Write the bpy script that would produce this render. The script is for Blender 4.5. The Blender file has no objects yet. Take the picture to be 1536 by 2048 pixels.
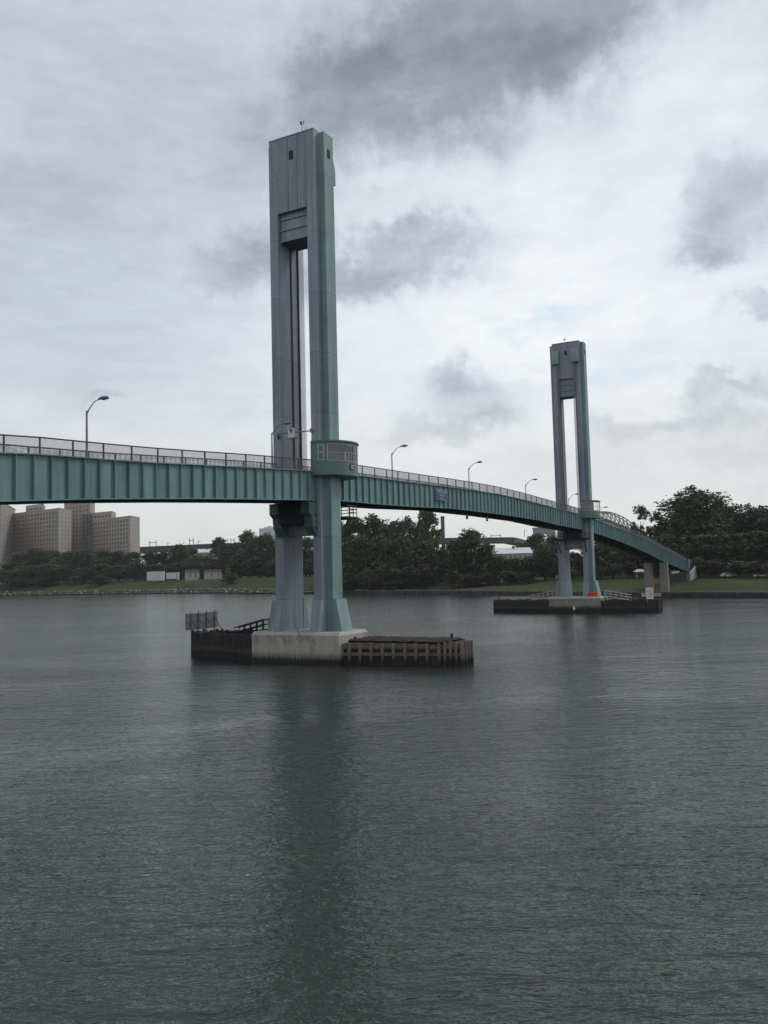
import bpy, bmesh, math, random
import numpy as np
from mathutils import Vector, Matrix
R = math.radians
sc = bpy.context.scene
col = sc.collection

# ------------------------------------------------------------------ camera
CAM_H, F_PX, PITCH, ROLL = 8.44, 1729.16, 0.0711532, 0.0253863
cd = bpy.data.cameras.new('camera'); cam = bpy.data.objects.new('camera', cd); col.objects.link(cam)
sc.camera = cam
cd.sensor_fit = 'VERTICAL'; cd.sensor_height = 36; cd.sensor_width = 27
cd.lens = F_PX / 2048 * 36; cd.clip_start = 0.5; cd.clip_end = 20000
_c, _s = math.cos(PITCH), math.sin(PITCH)
_r0, _u0, _f = Vector((1, 0, 0)), Vector((0, -_s, _c)), Vector((0, _c, _s))
_cr, _sr = math.cos(ROLL), math.sin(ROLL)
_right, _up = _r0 * _cr - _u0 * _sr, _r0 * _sr + _u0 * _cr
cam.matrix_world = Matrix(((_right.x, _up.x, -_f.x, 0), (_right.y, _up.y, -_f.y, 0), (_right.z, _up.z, -_f.z, CAM_H), (0, 0, 0, 1)))

# ------------------------------------------------------------------ light
SUN_EL, SUN_AZ = R(46), R(72)           # azimuth clockwise from the view direction
sc.view_settings.view_transform = 'Standard'; sc.view_settings.look = 'None'
sc.view_settings.exposure = 0.33; sc.view_settings.gamma = 1.0
sl = bpy.data.lights.new('sun', 'SUN'); sl.energy = 0.9; sl.angle = R(18); sl.color = (1, .96, .9)
so = bpy.data.objects.new('sun', sl); col.objects.link(so)
so.rotation_euler = (R(90) - SUN_EL, 0, -SUN_AZ + R(180))
_d = Vector((math.sin(SUN_AZ) * math.cos(SUN_EL), math.cos(SUN_AZ) * math.cos(SUN_EL), math.sin(SUN_EL)))
so.rotation_euler = (-_d).to_track_quat('-Z', 'Y').to_euler()

# ------------------------------------------------------------------ node helper
class NT:
    def __init__(s, tree): s.t = tree; s.L = tree.links
    def n(s, typ, **kw):
        x = s.t.nodes.new(typ)
        for k, v in kw.items():
            if k in ('inp',):
                for a, b in v.items():
                    if hasattr(b, 'is_output') or isinstance(b, bpy.types.NodeSocket): s.L.new(b, x.inputs[a])
                    else: x.inputs[a].default_value = b
            else: setattr(x, k, v)
        return x
    def m(s, op, a, b=None, c=None, clamp=False):
        x = s.t.nodes.new('ShaderNodeMath'); x.operation = op; x.use_clamp = clamp
        for i, v in enumerate((a, b, c)):
            if v is None: continue
            if isinstance(v, bpy.types.NodeSocket): s.L.new(v, x.inputs[i])
            else: x.inputs[i].default_value = v
        return x.outputs[0]
    def mix(s, f, a, b, mode='MIX'):
        x = s.t.nodes.new('ShaderNodeMix'); x.data_type = 'RGBA'; x.blend_type = mode
        for sock, v in ((x.inputs[0], f), (x.inputs[6], a), (x.inputs[7], b)):
            if isinstance(v, bpy.types.NodeSocket): s.L.new(v, sock)
            elif isinstance(v, (int, float)): sock.default_value = v
            else: sock.default_value = (*v[:3], 1)
        return x.outputs[2]
    def ramp(s, f, stops, interp='LINEAR'):
        x = s.t.nodes.new('ShaderNodeValToRGB'); x.color_ramp.interpolation = interp
        e = x.color_ramp.elements
        while len(e) < len(stops): e.new(0.5)
        for el, (p, c) in zip(e, stops):
            el.position = p; el.color = (c, c, c, 1) if isinstance(c, (int, float)) else (*c, 1)
        s.L.new(f, x.inputs[0]); return x.outputs[0]
    def noise(s, vec, scale, detail=4, rough=.55, dist=0.0):
        x = s.t.nodes.new('ShaderNodeTexNoise'); x.inputs['Scale'].default_value = scale
        x.inputs['Detail'].default_value = detail; x.inputs['Roughness'].default_value = rough
        x.inputs['Distortion'].default_value = dist
        s.L.new(vec, x.inputs['Vector']); return x.outputs['Fac']
    def mapping(s, vec, scale=(1, 1, 1), rot=(0, 0, 0), loc=(0, 0, 0)):
        x = s.t.nodes.new('ShaderNodeMapping'); s.L.new(vec, x.inputs['Vector'])
        x.inputs['Scale'].default_value = scale; x.inputs['Rotation'].default_value = rot; x.inputs['Location'].default_value = loc
        return x.outputs[0]

# ------------------------------------------------------------------ sky
def ray(x, y):
    a, b = x - 768, 1024 - y
    X, Y = a * _cr + b * _sr, -a * _sr + b * _cr
    return Vector((X / F_PX, _c - Y / F_PX * _s, _s + Y / F_PX * _c))
def azel(x, y):
    d = ray(x, y).normalized(); return math.atan2(d.x, d.y), math.asin(d.z)
w = bpy.data.worlds.new('World'); sc.world = w; w.use_nodes = True
w.node_tree.nodes.clear(); g = NT(w.node_tree)
tc = g.n('ShaderNodeTexCoord').outputs['Generated']
sep = g.n('ShaderNodeSeparateXYZ', inp={0: tc})
dx, dy, dz = sep.outputs
AZ = g.m('ARCTAN2', dx, dy); EL = g.m('ARCSINE', dz)
ae = g.n('ShaderNodeCombineXYZ', inp={0: AZ, 1: EL}).outputs[0]
# cloud edges are ragged: displace the coordinates with noise of three sizes
nz1 = g.n('ShaderNodeTexNoise', inp={'Vector': ae, 'Scale': 9.0, 'Detail': 6.0, 'Roughness': .62})
nz2 = g.n('ShaderNodeTexNoise', inp={'Vector': g.mapping(ae, (1, 1, 1), loc=(7, 3, 1)), 'Scale': 30.0, 'Detail': 7.0, 'Roughness': .65})
def vsub(a, k):
    x = g.n('ShaderNodeVectorMath', operation='SUBTRACT', inp={0: a, 1: (.5, .5, .5)})
    y = g.n('ShaderNodeVectorMath', operation='SCALE', inp={0: x.outputs[0]}); y.inputs['Scale'].default_value = k
    return y.outputs[0]
v1 = g.n('ShaderNodeVectorMath', operation='ADD', inp={0: ae, 1: vsub(nz1.outputs['Color'], .15)}).outputs[0]
v2 = g.n('ShaderNodeVectorMath', operation='ADD', inp={0: v1, 1: vsub(nz2.outputs['Color'], .05)}).outputs[0]
sp = g.n('ShaderNodeSeparateXYZ', inp={0: v2}); WA, WE = sp.outputs[0], sp.outputs[1]
# (pixel centre, half width, half height, tilt deg, weight): broad brightness first, then single clouds
BLOBS = [
 (1120, 620, 520, 420, 0, .30, 0), (700, 760, 500, 300, 0, .10, 0), (240, 130, 420, 330, 0, .02, 0), (1440, 200, 260, 260, 0, .10, 0),
 (200, 420, 420, 420, 0, -.11, 0), (300, 120, 360, 200, 0, -.06, 0),
 (960, 90, 420, 190, -12, -.42, 1), (700, 215, 230, 110, -15, -.20, 1), (820, 300, 160, 60, -8, -.12, 1), (1150, 60, 240, 100, -10, -.14, 1),
 (480, 510, 120, 60, -12, -.22, 1), (760, 520, 250, 62, -5, -.34, 1), (880, 470, 110, 40, -4, -.12, 1),
 (940, 790, 120, 70, 0, -.30, 1), (880, 855, 170, 34, -4, -.22, 1), (900, 740, 50, 40, 0, -.14, 1),
 (1460, 420, 130, 95, -10, -.30, 1), (1420, 500, 70, 50, 0, -.22, 1), (1520, 620, 80, 30, 0, -.26, 1), (1460, 790, 110, 30, -4, -.30, 1),
 (1370, 860, 200, 34, 2, -.28, 1), (1130, 930, 190, 46, 0, -.14, 1), (1480, 925, 140, 38, 0, -.22, 1), (230, 800, 60, 16, 0, -.12, 1),
 (60, 380, 200, 60, 0, -.07, 1), (560, 880, 200, 30, -6, .05, 1),
]
CM = g.ramp(g.noise(g.mapping(ae, (1, 1.9, 1), rot=(0, 0, R(-12)), loc=(2, 6, 0)), 7, 8, .6, .15), [(.30, .6), (.62, 1.35)])
def blob(cx, cy, hw, hh, tilt, wgt, sharp):
    a0, e0 = azel(cx, cy); a1, _ = azel(cx + hw, cy); _, e1 = azel(cx, cy - hh)
    sa, se = abs(a1 - a0), abs(e1 - e0)
    A = g.m('SUBTRACT', WA, a0); E_ = g.m('SUBTRACT', WE, e0)
    ct, st = math.cos(R(-tilt)), math.sin(R(-tilt))
    p = g.m('MULTIPLY', g.m('ADD', g.m('MULTIPLY', A, ct), g.m('MULTIPLY', E_, st)), 1 / sa)
    q = g.m('MULTIPLY', g.m('SUBTRACT', g.m('MULTIPLY', E_, ct), g.m('MULTIPLY', A, st)), 1 / se)
    d2 = g.m('ADD', g.m('MULTIPLY', p, p), g.m('MULTIPLY', q, q))
    k = g.m('EXPONENT', g.m('MULTIPLY', g.m('POWER', d2, 1.55) if sharp else d2, -1.1))
    return g.m('MULTIPLY', g.m('MULTIPLY', k, CM) if sharp else k, wgt)
val = g.m('ADD', .635, g.m('MULTIPLY', g.m('SUBTRACT', g.noise(g.mapping(ae, (1, 2.2, 1), rot=(0, 0, R(10))), 5, 9, .62, .5), .5), .36))
val = g.m('ADD', val, g.m('MULTIPLY', g.m('SUBTRACT', g.noise(g.mapping(ae, (1, 3.0, 1), loc=(3, 1, 0)), 16, 7, .62, .3), .5), .22))
val = g.m('SUBTRACT', val, g.m('MULTIPLY', g.m('MULTIPLY', g.m('SUBTRACT', EL, .52), 1.6, clamp=True), .22))
for b in BLOBS: val = g.m('ADD', val, blob(*b))
cloud = g.ramp(g.m('MULTIPLY', val, 1.0, clamp=True), [(0.0, (.19, .205, .245)), (.28, (.285, .31, .36)), (.52, (.43, .468, .535)), (.74, (.595, .63, .685)), (1.0, (.77, .79, .795))])
BLUES = [(1230, 745, 190, 46, 4, .9, 0), (1085, 620, 110, 36, 0, .9, 0), (240, 600, 330, 130, 0, .45, 0), (1020, 780, 130, 60, 0, .3, 0)]
bl_ = blob(*BLUES[0])
for b in BLUES[1:]: bl_ = g.m('ADD', bl_, blob(*b))
streak = g.ramp(g.noise(g.mapping(ae, (1, 3.2, 1), loc=(5, 2, 0)), 14, 7, .6, .4), [(.40, 0), (.60, 1)])
cloud = g.mix(g.m('MULTIPLY', g.m('MULTIPLY', bl_, streak), .75, clamp=True), cloud, (.50, .64, .73))
# thin warm light low over the horizon
lowf = g.ramp(g.m('MULTIPLY', EL, 1 / .30, clamp=True), [(0, .95), (.35, .70), (.8, 0.0)], 'EASE')
cloud = g.mix(lowf, cloud, g.mix(.68, cloud, (.74, .735, .68)))
sky = g.n('ShaderNodeTexSky', sky_type='NISHITA', sun_disc=False, sun_elevation=SUN_EL, sun_rotation=SUN_AZ)
sky.air_density = 1.2; sky.dust_density = 2.0
cl10 = g.mix(1.0, cloud, (10, 10, 10), 'MULTIPLY')
allc = g.mix(.93, sky.outputs[0], cl10)
bg = g.n('ShaderNodeBackground', inp={0: allc, 1: 0.1})
g.L.new(bg.outputs[0], g.n('ShaderNodeOutputWorld').inputs[0])

# ------------------------------------------------------------------ object helpers
def tag(o, label=None, cat=None, group=None, kind=None):
    if label: o['label'] = label
    if cat: o['category'] = cat
    if group: o['group'] = group
    if kind: o['kind'] = kind
    return o
def empty(name, loc=(0, 0, 0), rz=0.0):
    o = bpy.data.objects.new(name, None); col.objects.link(o); o.empty_display_size = .5
    o.location = loc; o.rotation_euler = (0, 0, rz); return o
class MB:
    """collects shapes, then links them as ONE mesh object"""
    def __init__(s): s.v = []; s.f = []
    def add(s, vs, fs):
        b = len(s.v); s.v += [tuple(v) for v in vs]; s.f += [tuple(b + i for i in f) for f in fs]; return s
    def box(s, x0, x1, y0, y1, z0, z1):
        x0, x1 = min(x0, x1), max(x0, x1); y0, y1 = min(y0, y1), max(y0, y1); z0, z1 = min(z0, z1), max(z0, z1)
        return s.add([(x0, y0, z0), (x1, y0, z0), (x1, y1, z0), (x0, y1, z0), (x0, y0, z1), (x1, y0, z1), (x1, y1, z1), (x0, y1, z1)],
                     [(0, 3, 2, 1), (4, 5, 6, 7), (0, 1, 5, 4), (1, 2, 6, 5), (2, 3, 7, 6), (3, 0, 4, 7)])
    def hexa(s, lo, hi):      # two quads (bottom, top), each counter-clockwise from above
        return s.add(list(lo) + list(hi), [(0, 3, 2, 1), (4, 5, 6, 7), (0, 1, 5, 4), (1, 2, 6, 5), (2, 3, 7, 6), (3, 0, 4, 7)])
    def prism(s, poly, z0, z1):    # poly in x,y ; z0/z1 numbers
        n = len(poly)
        return s.add([(x, y, z0) for x, y in poly] + [(x, y, z1) for x, y in poly],
                     [tuple(range(n - 1, -1, -1)), tuple(range(n, 2 * n))] + [(i, (i + 1) % n, n + (i + 1) % n, n + i) for i in range(n)])
    def prism_xz(s, poly, y0, y1):
        n = len(poly)
        return s.add([(x, y0, z) for x, z in poly] + [(x, y1, z) for x, z in poly],
                     [tuple(range(n)), tuple(range(2 * n - 1, n - 1, -1))] + [((i + 1) % n, i, n + i, n + (i + 1) % n) for i in range(n)])
    def tube(s, pts, r, n=6, caps=True):
        pts = [Vector(p) for p in pts]; rs = r if isinstance(r, (list, tuple)) else [r] * len(pts)
        rings = []
        for i, p in enumerate(pts):
            d = (pts[min(i + 1, len(pts) - 1)] - pts[max(i - 1, 0)]).normalized()
            a = Vector((0, 0, 1)) if abs(d.z) < .9 else Vector((1, 0, 0))
            x = d.cross(a).normalized(); y = d.cross(x)
            rings.append([p + (x * math.cos(2 * math.pi * k / n) + y * math.sin(2 * math.pi * k / n)) * rs[i] for k in range(n)])
        vs = [v for rg in rings for v in rg]; fs = []
        for i in range(len(pts) - 1):
            for k in range(n):
                a, b = i * n + k, i * n + (k + 1) % n
                fs.append((a, b, b + n, a + n))
        if caps: fs += [tuple(range(n - 1, -1, -1)), tuple(range((len(pts) - 1) * n, len(pts) * n))]
        return s.add(vs, fs)
    def bar(s, a, b, w, h=None):
        return s.tube([a, b], (w if h is None else (w + h) / 2) * .7071, 4)
    def build(s, name, mat, parent=None, smooth=False, recalc=True, bevel=0):
        me = bpy.data.meshes.new(name); me.from_pydata(s.v, [], s.f)
        if recalc:
            bm = bmesh.new(); bm.from_mesh(me); bmesh.ops.recalc_face_normals(bm, faces=bm.faces)
            if bevel: bmesh.ops.bevel(bm, geom=bm.edges, offset=bevel, segments=2, affect='EDGES')
            bm.to_mesh(me); bm.free()
        if smooth: me.polygons.foreach_set('use_smooth', [True] * len(me.polygons))
        me.materials.append(mat)
        o = bpy.data.objects.new(name, me); col.objects.link(o); o.parent = parent; return o
def kids(o): return [c for c in bpy.data.objects if c.parent == o]
def copy_tree(o, parent=None):
    ch = kids(o); c = o.copy(); col.objects.link(c); c.parent = parent
    for k in ch: copy_tree(k, c)
    return c
def text_part(body, size, mat, parent, loc, rot, name='lettering', ext=.008):
    cu = bpy.data.curves.new(name, 'FONT'); cu.body = body; cu.size = size; cu.extrude = ext
    cu.align_x = 'CENTER'; cu.align_y = 'CENTER'
    t = bpy.data.objects.new(name + '_tmp', cu); col.objects.link(t)
    dg = bpy.context.evaluated_depsgraph_get(); me = bpy.data.meshes.new_from_object(t.evaluated_get(dg))
    bpy.data.objects.remove(t); bpy.data.curves.remove(cu)
    me.materials.clear(); me.materials.append(mat)
    o = bpy.data.objects.new(name, me); col.objects.link(o); o.parent = parent; o.location = loc; o.rotation_euler = rot
    return o

# ------------------------------------------------------------------ materials
def newmat(name):
    m = bpy.data.materials.new(name); m.use_nodes = True; m.node_tree.nodes.clear(); t = NT(m.node_tree)
    out = t.n('ShaderNodeOutputMaterial'); b = t.n('ShaderNodeBsdfPrincipled'); t.L.new(b.outputs[0], out.inputs[0])
    return m, t, b
def paint(name, c, rough=.5, var=.18, scale=.6, streak=.25, seam=0, rust=0.0, spec=.35, bump=0.0, panel=0.0, tc_out='Object'):
    """weathered surface: cloudy tone, vertical run-off streaks, optional plate joints and rust"""
    m, t, b = newmat(name); P = t.n('ShaderNodeTexCoord').outputs[tc_out]
    n1 = t.noise(P, scale, 6, .6)
    k = t.ramp(n1, [(.25, 1 - var), (.75, 1 + var)])
    colr = t.mix(1.0, c, k, 'MULTIPLY')
    n2 = t.noise(t.mapping(P, (1.6, 1.6, .05)), 1.7, 5, .65)
    colr = t.mix(t.ramp(n2, [(.42, 0), (.66, streak)]), colr, tuple(x * .55 for x in c))
    if seam:
        z = t.n('ShaderNodeSeparateXYZ', inp={0: P}).outputs[2]
        fr = t.m('FRACT', t.m('MULTIPLY', z, 1 / seam))
        ln = t.m('LESS_THAN', fr, .045 / seam)
        colr = t.mix(t.m('MULTIPLY', ln, .7), colr, tuple(x * .3 for x in c))
        plate = t.n('ShaderNodeTexWhiteNoise', noise_dimensions='1D', inp={'W': t.m('FLOOR', t.m('MULTIPLY', z, 1 / seam))})
        colr = t.mix(1.0, colr, t.ramp(plate.outputs[0], [(0, .92), (1, 1.06)]), 'MULTIPLY')
    if panel:
        xx = t.n('ShaderNodeSeparateXYZ', inp={0: P}).outputs[0]
        pn = t.n('ShaderNodeTexWhiteNoise', noise_dimensions='1D', inp={'W': t.m('FLOOR', t.m('MULTIPLY', xx, 1 / panel))})
        colr = t.mix(1.0, colr, t.ramp(pn.outputs[0], [(0, .86), (1, 1.10)]), 'MULTIPLY')
    if rust:
        n3 = t.noise(t.mapping(P, (1.2, 1.2, .35)), 1.1, 7, .7)
        colr = t.mix(t.ramp(n3, [(.60, 0), (.74, rust)]), colr, (.12, .055, .028))
    t.L.new(colr, b.inputs['Base Color'])
    t.L.new(t.ramp(n1, [(.2, max(0, rough - .12)), (.8, min(1, rough + .15))]), b.inputs['Roughness'])
    b.inputs['Specular IOR Level'].default_value = spec
    if bump:
        bp = t.n('ShaderNodeBump', inp={'Height': t.noise(P, scale * 9, 6, .65), 'Strength': 1.0, 'Distance': bump}); t.L.new(bp.outputs[0], b.inputs['Normal'])
    return m
M = {}
M['gray'] = paint('gray_tower_paint', (.242, .278, .325), .5, .18, .35, .6, seam=6.1, rust=.3)
M['gray_panel'] = paint('gray_panel_paint', (.232, .266, .310), .5, .18, .5, .6, rust=.25)
M['green'] = paint('green_tower_paint', (.192, .300, .285), .5, .2, .35, .6, seam=6.1, rust=.45)
M['girder'] = paint('teal_girder_paint', (.155, .274, .270), .5, .16, .5, .55, rust=.22, panel=1.39)
M['house'] = paint('green_house_paint', (.112, .195, .160), .5, .12, .7, .2)
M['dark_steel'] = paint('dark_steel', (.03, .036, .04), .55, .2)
M['galv'] = paint('galvanised_steel', (.20, .20, .205), .45, .15)
M['fence'] = paint('fence_steel', (.085, .08, .085), .5, .15)
M['wire'] = paint('fence_wire', (.17, .165, .18), .5, .15)
M['rope'] = paint('wire_rope', (.22, .21, .21), .5, .12, 2)
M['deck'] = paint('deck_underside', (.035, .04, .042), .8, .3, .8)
M['tan_conc'] = paint('tan_concrete', (.235, .20, .168), .85, .2, .5, .4, bump=.01)
M['light_conc'] = paint('light_concrete', (.40, .385, .36), .85, .2, .5, .35, bump=.01)
M['louver'] = paint('rusty_louver', (.04, .036, .038), .7, .2, 3)
M['white'] = paint('white_paint', (.62, .62, .60), .5, .12, 1.5, .3)
M['sign_back'] = paint('weathered_sign', (.20, .195, .195), .6, .25, 1.5, .5)
M['blue'] = paint('blue_sign_face', (.035, .045, .20), .4, .1)
M['letter'] = paint('white_lettering', (.42, .46, .58), .5, .05)
M['red'] = paint('red_lens', (.35, .03, .02), .4, .1)
M['orange'] = paint('orange_plastic', (.62, .10, .025), .5, .15)
M['frame'] = paint('pale_window_frame', (.40, .44, .43), .5, .1)
M['brick_tan'] = paint('tan_brick', (.385, .345, .298), .9, .12, .06, .2)
M['brick_shade'] = M['brick_tan']
M['bldg_win'] = paint('dark_window', (.17, .155, .145), .3, .3, .2)
M['brown'] = paint('brown_brick', (.10, .075, .065), .9, .15, .2)
M['pale'] = paint('pale_concrete', (.62, .63, .63), .9, .08, .03)
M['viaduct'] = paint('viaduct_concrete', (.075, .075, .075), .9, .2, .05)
M['roof_pale'] = paint('pale_metal_roof', (.66, .67, .68), .5, .06, .1)
M['granite'] = paint('granite', (.26, .25, .255), .9, .15, .06)
M['truss'] = paint('rust_red_truss', (.25, .215, .21), .8, .2, .05)
M['roof_dark'] = paint('dark_roof', (.05, .045, .045), .8, .2)
M['pile'] = paint('grey_timber', (.165, .145, .12), .85, .45, 1.6, .6, bump=.02)
M['wood_black'] = paint('black_tarred_timber', (.022, .020, .022), .8, .6, 1.8, .5, bump=.03)
M['bracket'] = paint('dark_bracket_green', (.075, .13, .115), .6, .25, .8, .5, rust=.35)  # darker green than the tower paint, with rust
M['shade_steel'] = paint('shade_black_steel', (.016, .018, .02), .8, .2)  # near-black colour carries the shade under the deck
M['bark'] = paint('bark', (.045, .037, .03), .9, .3, 2)
def glass_mat():
    m, t, b = newmat('window_glass')
    b.inputs['Base Color'].default_value = (.8, .86, .86, 1); b.inputs['Roughness'].default_value = .03
    b.inputs['IOR'].default_value = 1.45
    tr = t.n('ShaderNodeBsdfTransparent', inp={0: (.50, .52, .54, 1)}); gl = t.n('ShaderNodeBsdfGlossy', inp={0: (.9, .9, .9, 1), 'Roughness': .04})
    fr = t.n('ShaderNodeFresnel', inp={0: 1.5}); f = t.m('ADD', t.m('MULTIPLY', fr.outputs[0], 1.0), .06, clamp=True)
    mx = t.n('ShaderNodeMixShader', inp={0: f, 1: tr.outputs[0], 2: gl.outputs[0]})
    t.L.new(mx.outputs[0], [n for n in t.t.nodes if n.type == 'OUTPUT_MATERIAL'][0].inputs[0]); return m
M['glass'] = glass_mat()
def conc_tide(name, c, tide, rust=.5):
    """concrete pier with black weed up to the tide line and rust stains"""
    m, t, b = newmat(name); tcn = t.n('ShaderNodeTexCoord'); P = tcn.outputs['Object']
    z = t.n('ShaderNodeSeparateXYZ', inp={0: P}).outputs[2]
    n1 = t.noise(P, .8, 8, .65); n2 = t.noise(P, 4, 5, .6)
    colr = t.mix(t.ramp(n1, [(.3, 0), (.7, 1)]), tuple(x * .72 for x in c), c)
    colr = t.mix(t.ramp(n2, [(.45, 0), (.75, .35)]), colr, tuple(x * .6 for x in c))
    n4 = t.noise(t.mapping(P, (.9, .9, .12)), 1.3, 6, .7)
    colr = t.mix(t.ramp(n4, [(.5, 0), (.72, .6)]), colr, tuple(x * .5 for x in c))
    n3 = t.noise(t.mapping(P, (.5, .5, .3), loc=(3, 8, 0)), 1.0, 6, .7)
    colr = t.mix(t.ramp(n3, [(.52, 0), (.64, rust)]), colr, (.20, .115, .06))
    edge = t.m('ADD', z, t.m('MULTIPLY', t.m('SUBTRACT', t.noise(t.mapping(P, (5, 5, .4)), 1.2, 5, .6), .5), .9))
    wet = t.ramp(t.m('ADD', t.m('MULTIPLY', t.m('SUBTRACT', tide, edge), 4.0), .5, clamp=True), [(0, 0), (1, 1)])
    weed = t.ramp(t.m('ADD', t.m('MULTIPLY', t.m('SUBTRACT', tide + .42, edge), 3.0), .5, clamp=True), [(0, 0), (1, .65)])
    colr = t.mix(weed, colr, (.075, .068, .04))
    colr = t.mix(wet, colr, (.012, .014, .012))
    t.L.new(colr, b.inputs['Base Color']); b.inputs['Roughness'].default_value = .8
    bp = t.n('ShaderNodeBump', inp={'Height': t.noise(P, 5, 7, .65), 'Strength': 1.0, 'Distance': .02}); t.L.new(bp.outputs[0], b.inputs['Normal'])
    return m
M['pier'] = conc_tide('pier_concrete', (.43, .40, .35), .55, .7)
M['pier_old'] = conc_tide('old_pier_concrete', (.26, .245, .195), .9, .5)
M['pile_wet'] = conc_tide('weathered_pile', (.185, .162, .135), .55, .35)
M['tar_wet'] = conc_tide('tarred_pile', (.030, .028, .031), .8, .12)
def water_mat():
    m, t, b = newmat('river_water'); P = t.n('ShaderNodeTexCoord').outputs['Object']
    big = t.noise(t.mapping(P, (.016, .045, 1), rot=(0, 0, R(14))), 1.0, 6, .65, 1.0)
    b.inputs['Base Color'].default_value = (.023, .034, .026, 1)
    b.inputs['IOR'].default_value = 1.33
    t.L.new(t.ramp(big, [(.32, .08), (.68, .14)]), b.inputs['Roughness'])
    a1 = t.noise(t.mapping(P, (.13, .44, 1), rot=(0, 0, R(12))), 1.0, 3, .5, .3)
    a2 = t.noise(t.mapping(P, (.55, 1.5, 1), rot=(0, 0, R(-10))), 1.0, 4, .6, .5)
    a3 = t.noise(t.mapping(P, (2.0, 4.4, 1), rot=(0, 0, R(24))), 1.0, 3, .6, .3)
    rg = t.n('ShaderNodeTexNoise', noise_type='RIDGED_MULTIFRACTAL', inp={'Vector': t.mapping(P, (.30, .95, 1), rot=(0, 0, R(15))), 'Scale': 1.0, 'Detail': 4.0, 'Roughness': .55, 'Distortion': .6})
    rm_ = t.noise(t.mapping(P, (.05, .09, 1), rot=(0, 0, R(-20)), loc=(4, 9, 0)), 1.0, 3, .6)
    a3 = t.m('ADD', a3, t.m('MULTIPLY', t.m('MULTIPLY', rg.outputs['Fac'], .9), t.ramp(rm_, [(.38, .15), (.62, 1)])))
    b1_ = t.noise(t.mapping(P, (.26, .80, 1), rot=(0, 0, R(9)), loc=(1, 5, 0)), 1.0, 3, .55, .8)
    h = t.m('ADD', t.m('ADD', t.m('MULTIPLY', a1, .09), t.m('MULTIPLY', a2, .085)), t.m('MULTIPLY', a3, .06))
    h = t.m('ADD', h, t.m('MULTIPLY', b1_, .09))
    h = t.m('MULTIPLY', h, t.ramp(big, [(.32, .5), (.68, 1.5)]))
    bp = t.n('ShaderNodeBump', inp={'Height': h, 'Strength': 1.0, 'Distance': 1.0}); t.L.new(bp.outputs[0], b.inputs['Normal'])
    return m
M['water'] = water_mat()
def grass_mat():
    m, t, b = newmat('grass_ground'); P = t.n('ShaderNodeTexCoord').outputs['Object']
    n1 = t.noise(P, .05, 6, .6); n2 = t.noise(P, .6, 6, .7)
    c = t.mix(t.ramp(n1, [(.35, 0), (.65, 1)]), (.028, .050, .017), (.047, .069, .023))
    c = t.mix(t.ramp(n2, [(.42, 0), (.75, .7)]), c, (.075, .080, .035))
    n3 = t.noise(t.mapping(P, (.03, .12, 1), rot=(0, 0, R(-45))), 1.0, 6, .7)
    c = t.mix(t.ramp(n3, [(.52, 0), (.68, .75)]), c, (.085, .078, .045))
    t.L.new(c, b.inputs['Base Color']); b.inputs['Roughness'].default_value = 1.0; b.inputs['Specular IOR Level'].default_value = .1
    bp = t.n('ShaderNodeBump', inp={'Height': n2, 'Strength': 1.0, 'Distance': .3}); t.L.new(bp.outputs[0], b.inputs['Normal'])
    return m
M['grass'] = grass_mat()
def leaf_mat(name, c0, c1):
    m, t, b = newmat(name)
    geo = t.n('ShaderNodeNewGeometry'); oi = t.n('ShaderNodeObjectInfo')
    P = t.n('ShaderNodeTexCoord').outputs['Object']
    f = t.m('ADD', t.m('MULTIPLY', geo.outputs['Random Per Island'], .55), t.m('MULTIPLY', t.noise(P, 5, 3, .6), .6), clamp=True)
    c = t.mix(f, c0, c1)
    hs = t.n('ShaderNodeHueSaturation', inp={'Hue': t.m('ADD', .47, t.m('MULTIPLY', oi.outputs['Random'], .05)), 'Saturation': 1.08,
             'Value': t.m('ADD', .72, t.m('MULTIPLY', oi.outputs['Random'], .55)), 'Color': c})
    t.L.new(hs.outputs[0], b.inputs['Base Color']); b.inputs['Roughness'].default_value = .7; b.inputs['Specular IOR Level'].default_value = .2
    return m
M['leaf'] = leaf_mat('green_leaves', (.044, .072, .031), (.112, .158, .060))
M['leaf_dark'] = leaf_mat('dark_green_leaves', (.036, .056, .029), (.086, .120, .053))
M['leaf_light'] = leaf_mat('light_green_leaves', (.075, .115, .035), (.14, .19, .055))
M['leaf_brown'] = leaf_mat('brownish_leaves', (.045, .048, .032), (.10, .098, .062))
def rock_mat():
    m, t, b = newmat('riprap_stone'); geo = t.n('ShaderNodeNewGeometry'); P = t.n('ShaderNodeTexCoord').outputs['Object']
    z = t.n('ShaderNodeSeparateXYZ', inp={0: P}).outputs[2]
    c = t.ramp(geo.outputs['Random Per Island'], [(0, (.08, .07, .065)), (.5, (.17, .15, .14)), (.85, (.27, .24, .215)), (1, (.42, .40, .37))])
    c = t.mix(t.ramp(t.m('MULTIPLY', t.m('SUBTRACT', .9, z), 2.0, clamp=True), [(0, 0), (1, 1)]), c, (.02, .02, .018))
    t.L.new(c, b.inputs['Base Color']); b.inputs['Roughness'].default_value = .9; return m
M['rock'] = rock_mat()
def wall_mat():
    m, t, b = newmat('seawall_stone'); P = t.n('ShaderNodeTexCoord').outputs['Object']
    vo = t.n('ShaderNodeTexVoronoi', inp={'Vector': P, 'Scale': .9})
    z = t.n('ShaderNodeSeparateXYZ', inp={0: P}).outputs[2]
    c = t.mix(vo.outputs['Color'], (.014, .013, .013), (.05, .045, .042))
    c = t.mix(t.ramp(t.m('SUBTRACT', z, .6, clamp=True), [(.72, 0), (.95, .8)]), c, (.17, .155, .135))
    t.L.new(c, b.inputs['Base Color']); b.inputs['Roughness'].default_value = .9; return m
M['seawall'] = wall_mat()

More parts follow.
